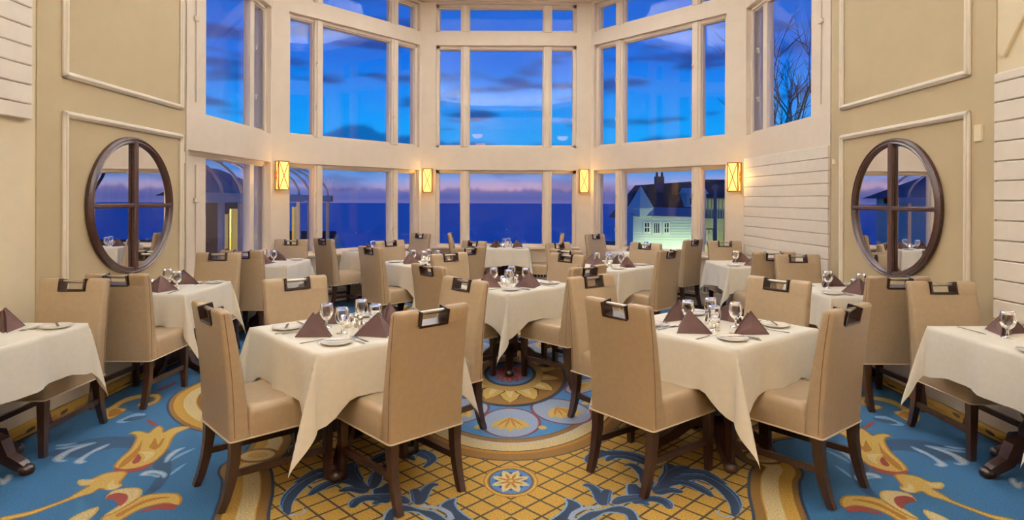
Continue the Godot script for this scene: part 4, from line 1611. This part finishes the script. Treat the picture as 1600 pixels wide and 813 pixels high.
func flood(p: Vector3, target: Vector3, energy: float, label: String) -> void:
	var o := thing("floodlight", label, "floodlight", p, 0.0, "garden floodlights")
	var st := S()
	cbox(st, Vector3(0, 0, 0.1), Vector3(0.4, 0.3, 0.15), 0.03)
	cbox(st, Vector3(0, -0.4, 0.1), Vector3(0.08, 0.6, 0.08), 0.01)
	part("housing", st, "slate", o)
	st = S()
	cbox(st, Vector3(0, 0, 0.0), Vector3(0.34, 0.24, 0.04), 0.01)
	part("lamp_face", st, "floodlight", o)
	var l := SpotLight3D.new()
	l.name = "flood_beam"
	l.light_color = Color(0.93, 1.0, 0.82)
	l.light_energy = energy
	l.light_size = 0.15
	l.spot_angle = 75
	l.spot_angle_attenuation = 0.9
	l.spot_range = 40
	l.shadow_enabled = true
	o.add_child(l, true)
	l.position = Vector3(0, 0, -0.06)
	l.look_at_from_position(p + Vector3(0, 0, -0.06), target, Vector3.UP)


func yellow_house() -> void:
	var o := thing("yellow_house", "yellow lit house with balconies at the right edge of the right window", "house")
	var st := S()
	boxd(st, 17.6, 21.5, -4.3, -0.2, 61.0, 66)
	boxd(st, 20.0, 30, -4.3, 2.1, 66, 74)
	part("wall", st, "butter", o)
	st = S()
	loft(st, [PackedVector3Array([at(19.4, 1.9, 65.2), at(22, 4.0, 70), at(19.4, 1.9, 75)]), PackedVector3Array([at(31, 1.9, 65.2), at(29, 4.0, 70), at(31, 1.9, 75)])], true, true, -1)
	part("roof", st, "slate", o)
	pane_of(o, 18.0, 19.6, -2.1, -0.9, 60.95, 4, 2)
	pane_of(o, 23.6, 25.0, -1.7, -0.4, 65.95, 2, 2)
	pane_of(o, 23.6, 25.0, 0.3, 1.5, 65.95, 2, 2)
	for q in [[18.0, 20.4, -2.7, 60.2], [21.0, 27.0, -0.3, 65.0], [21.0, 27.0, -2.6, 65.0]]:
		st = S()
		boxd(st, q[0], q[1], q[2] - 0.15, q[2], q[3], q[3] + 1.0)
		var b := part("balcony", st, "zinc", o)
		st = S()
		boxd(st, q[0], q[1], q[2] + 0.9, q[2] + 0.98, q[3], q[3] + 0.06)
		var n := int((q[1] - q[0]) / 0.3)
		for k in n + 1:
			boxd(st, q[0] + k * 0.3, q[0] + k * 0.3 + 0.05, q[2], q[2] + 0.9, q[3], q[3] + 0.05)
		part("railing", st, "frame_grey", b)
	flood(at(19.0, -3.6, 57.4), at(19.0, -1.5, 61), 8.0, "ground floodlight shining on the yellow wing")
	flood(at(24.5, -3.7, 61.5), at(24.5, -1.0, 66), 20.0, "ground floodlight shining on the yellow house with balconies")
	var p := thing("lamp_post", "grey lamp post in front of the yellow house", "lamp post", at(14.9, -4.2, 44))
	st = S()
	tube(st, [Vector3(0, 0, 0), Vector3(0, 6.6, 0)], 0.16, 0.11, 10)
	part("pole", st, "warm_grey", p)
	st = S()
	lathe(st, [Vector2(0.0, 7.0), Vector2(0.22, 6.8), Vector2(0.2, 6.6), Vector2(0.0, 6.6)], 12)
	part("lamp_head", st, "warm_grey", p)
	var rng := RandomNumberGenerator.new()
	rng.seed = 77
	for k in 4:
		var h := thing("shrub", ["round dark shrub at the foot of the yellow house, left end", "dark shrub second from the left before the yellow house", "dark shrub third from the left before the yellow house", "dark shrub at the right end before the yellow house"][k], "shrub", at(21.2 + k * 1.6, -4.3, 63.0), 0.0, "shrubs before the yellow house")
		st = S()
		for q in 160:
			var v := Vector3(rng.randfn(0, 0.42), 0.9 + rng.randfn(0, 0.38), rng.randfn(0, 0.35))
			v.y = maxf(0.1, v.y)
			var b := Basis(Vector3(rng.randf() - 0.5, rng.randf() - 0.5, rng.randf() - 0.5).normalized(), rng.randf() * TAU)
			quad(st, v + b * Vector3(-0.16, 0, 0), v + b * Vector3(0, 0.08, 0.02), v + b * Vector3(0.18, 0, 0), v + b * Vector3(0, -0.08, 0.02))
		part("foliage", st, "leafy", h)
		st = S()
		tube(st, [Vector3.ZERO, Vector3(0, 0.9, 0)], 0.06, 0.03, 6)
		part("stem", st, "bark", h)


# glass garden room left of the bay: eave beside the windows, curved ribs rising to the left
func conservatory() -> void:
	var o := thing("conservatory", "glass conservatory with curved pale ribs outside the left windows", "conservatory")
	var eave := 1.62
	var st := S()
	boxd(st, -6.15, -5.85, eave - 0.14, eave + 0.06, 11.6, 20.4)
	boxd(st, -8.4, -5.85, eave - 0.14, eave + 0.06, 20.2, 20.4)
	part("gutter", st, "frame_grey", o)
	var arcs := []
	for k in 10:
		var d := 11.8 + k * 0.94
		var pts := []
		for i in 9:
			var f := i / 8.0
			pts.append(at(-5.95 - 2.6 * (1.0 - cos(f * PI / 2)), eave + 1.25 * sin(f * PI / 2), d))
		arcs.append(pts)
		st = S()
		tube(st, pts, 0.035, 0.035, 6)
		part("rib", st, "frame_grey", o)
		st = S()
		boxd(st, -6.03, -5.93, -1.9, eave - 0.1, d - 0.05, d + 0.05)
		part("post", st, "frame_grey", o)
	for k in 9:
		st = S()
		for i in 8:
			var a: Vector3 = arcs[k][i]
			var b: Vector3 = arcs[k][i + 1]
			var c: Vector3 = arcs[k + 1][i + 1]
			var d: Vector3 = arcs[k + 1][i]
			quad(st, a, b, c, d)
		part("roof_glass", st, "pane", o)
	st = S()
	boxd(st, -6.1, -5.9, -1.9, -1.3, 11.6, 20.4)
	part("plinth", st, "clapboard", o)
	# lit curtains hanging inside
	for k in 4:
		st = S()
		var d0 := 12.5 + k * 2.1
		for i in 5:
			tube(st, [at(-6.6 - 0.03 * (i % 2), -1.3, d0 + i * 0.055), at(-6.6 - 0.03 * (i % 2), eave - 0.3, d0 + i * 0.055)], 0.04, 0.04, 6)
		part("lamplit_curtain", st, "lit_room", o)
	st = S()
	boxd(st, -8.7, -8.5, -1.9, eave - 0.1, 11.6, 20.4)
	part("back_wall", st, "dim_wall", o)
	for q in [[11.9, 0.5], [13.5, 0.9], [15.0, 0.35], [16.2, 0.9], [18.2, 0.6]]:
		st = S()
		boxd(st, -8.5, -8.46, -1.0, 1.1, q[0], q[0] + q[1])
		var wn := part("lit_window", st, "lit_room", o)
		st = S()
		boxd(st, -8.47, -8.42, 0.0, 0.06, q[0], q[0] + q[1])
		boxd(st, -8.47, -8.42, -1.0, 1.1, q[0] + q[1] / 2 - 0.03, q[0] + q[1] / 2 + 0.03)
		part("glazing_bar", st, "dim_wall", wn)
	lamp(at(-7.6, 1.0, 14.5), Color(1.0, 0.82, 0.55), 5.0, 0.2, o, "garden_room_light")
	var b := thing("garden_pavilion", "teal hipped roof of a pavilion behind the conservatory", "pavilion")
	st = S()
	loft(st, [ring([Vector2(2.6, 2.6), Vector2(-2.6, 2.6), Vector2(-2.6, -2.6), Vector2(2.6, -2.6)], 1.7, Transform3D(Basis(), at(-14.2, 0, 29))), ring([Vector2(0.3, 0.3), Vector2(-0.3, 0.3), Vector2(-0.3, -0.3), Vector2(0.3, -0.3)], 3.0, Transform3D(Basis(), at(-14.2, 0, 29)))], true, true, -1)
	part("roof", st, "teal_roof", b)
	st = S()
	boxd(st, -16.4, -12.0, -1.9, 1.7, 26.8, 31)
	part("wall", st, "clapboard", b)
	# low dark roof with a pale gable end at the foot of the slanted left window
	var lowh := thing("low_shed", "low dark shed roof at the foot of the left slanted window", "shed")
	st = S()
	loft(st, [PackedVector3Array([at(-12.5, -2.4, 30), at(-12.5, -0.15, 33), at(-12.5, -2.4, 36)]), PackedVector3Array([at(-9.3, -2.4, 30), at(-9.3, -0.15, 33), at(-9.3, -2.4, 36)])], true, true, -1)
	part("roof", st, "slate", lowh)
	st = S()
	loft(st, [PackedVector3Array([at(-9.28, -3.2, 30.2), at(-9.28, -2.4, 30.2), at(-9.28, -0.3, 33), at(-9.28, -2.4, 35.8), at(-9.28, -3.2, 35.8)]), PackedVector3Array([at(-9.2, -3.2, 30.2), at(-9.2, -2.4, 30.2), at(-9.2, -0.3, 33), at(-9.2, -2.4, 35.8), at(-9.2, -3.2, 35.8)])], true, true, -1)
	part("gable_end", st, "clapboard", lowh)


func bare_tree(base: Vector3, height: float, seed_: int, label: String) -> void:
	var o := thing("bare_tree", label, "tree", base)
	var rng := RandomNumberGenerator.new()
	rng.seed = seed_
	var trunk := S()
	var limbs := S()
	var first := Vector3(rng.randf_range(-0.1, 0.1), 1, 0).normalized()
	var top := first * height * 0.42
	tube(trunk, [Vector3.ZERO, top * 0.5 + Vector3(0.05, 0, 0), top], height * 0.02, height * 0.013, 8)
	for k in 6:
		var dir := (first + Vector3(rng.randf_range(-0.9, 0.9), rng.randf_range(0.0, 0.5), rng.randf_range(-0.9, 0.9))).normalized()
		limb(limbs, top * rng.randf_range(0.7, 1.0), dir, height * rng.randf_range(0.2, 0.3), height * 0.008, 4, rng)
	part("trunk", trunk, "bark", o)
	part("branches", limbs, "bark", o)


func limb(st: SurfaceTool, p: Vector3, dir: Vector3, len_: float, r: float, depth: int, rng: RandomNumberGenerator) -> void:
	var mid := p + dir * len_ * 0.5 + Vector3(rng.randf_range(-1, 1), rng.randf_range(-0.5, 1), rng.randf_range(-1, 1)) * len_ * 0.06
	var e := p + dir * len_ + Vector3(0, len_ * 0.05, 0)
	tube(st, [p, mid, e], r, r * 0.55, 5)
	if depth == 0:
		return
	for k in 3:
		var f := rng.randf_range(0.45, 1.0) if k < 2 else 1.0
		var d2 := (dir + Vector3(rng.randf_range(-0.8, 0.8), rng.randf_range(-0.25, 0.65), rng.randf_range(-0.8, 0.8))).normalized()
		limb(st, p.lerp(e, f), d2, len_ * rng.randf_range(0.55, 0.8), maxf(r * 0.6, 0.008), depth - 1, rng)
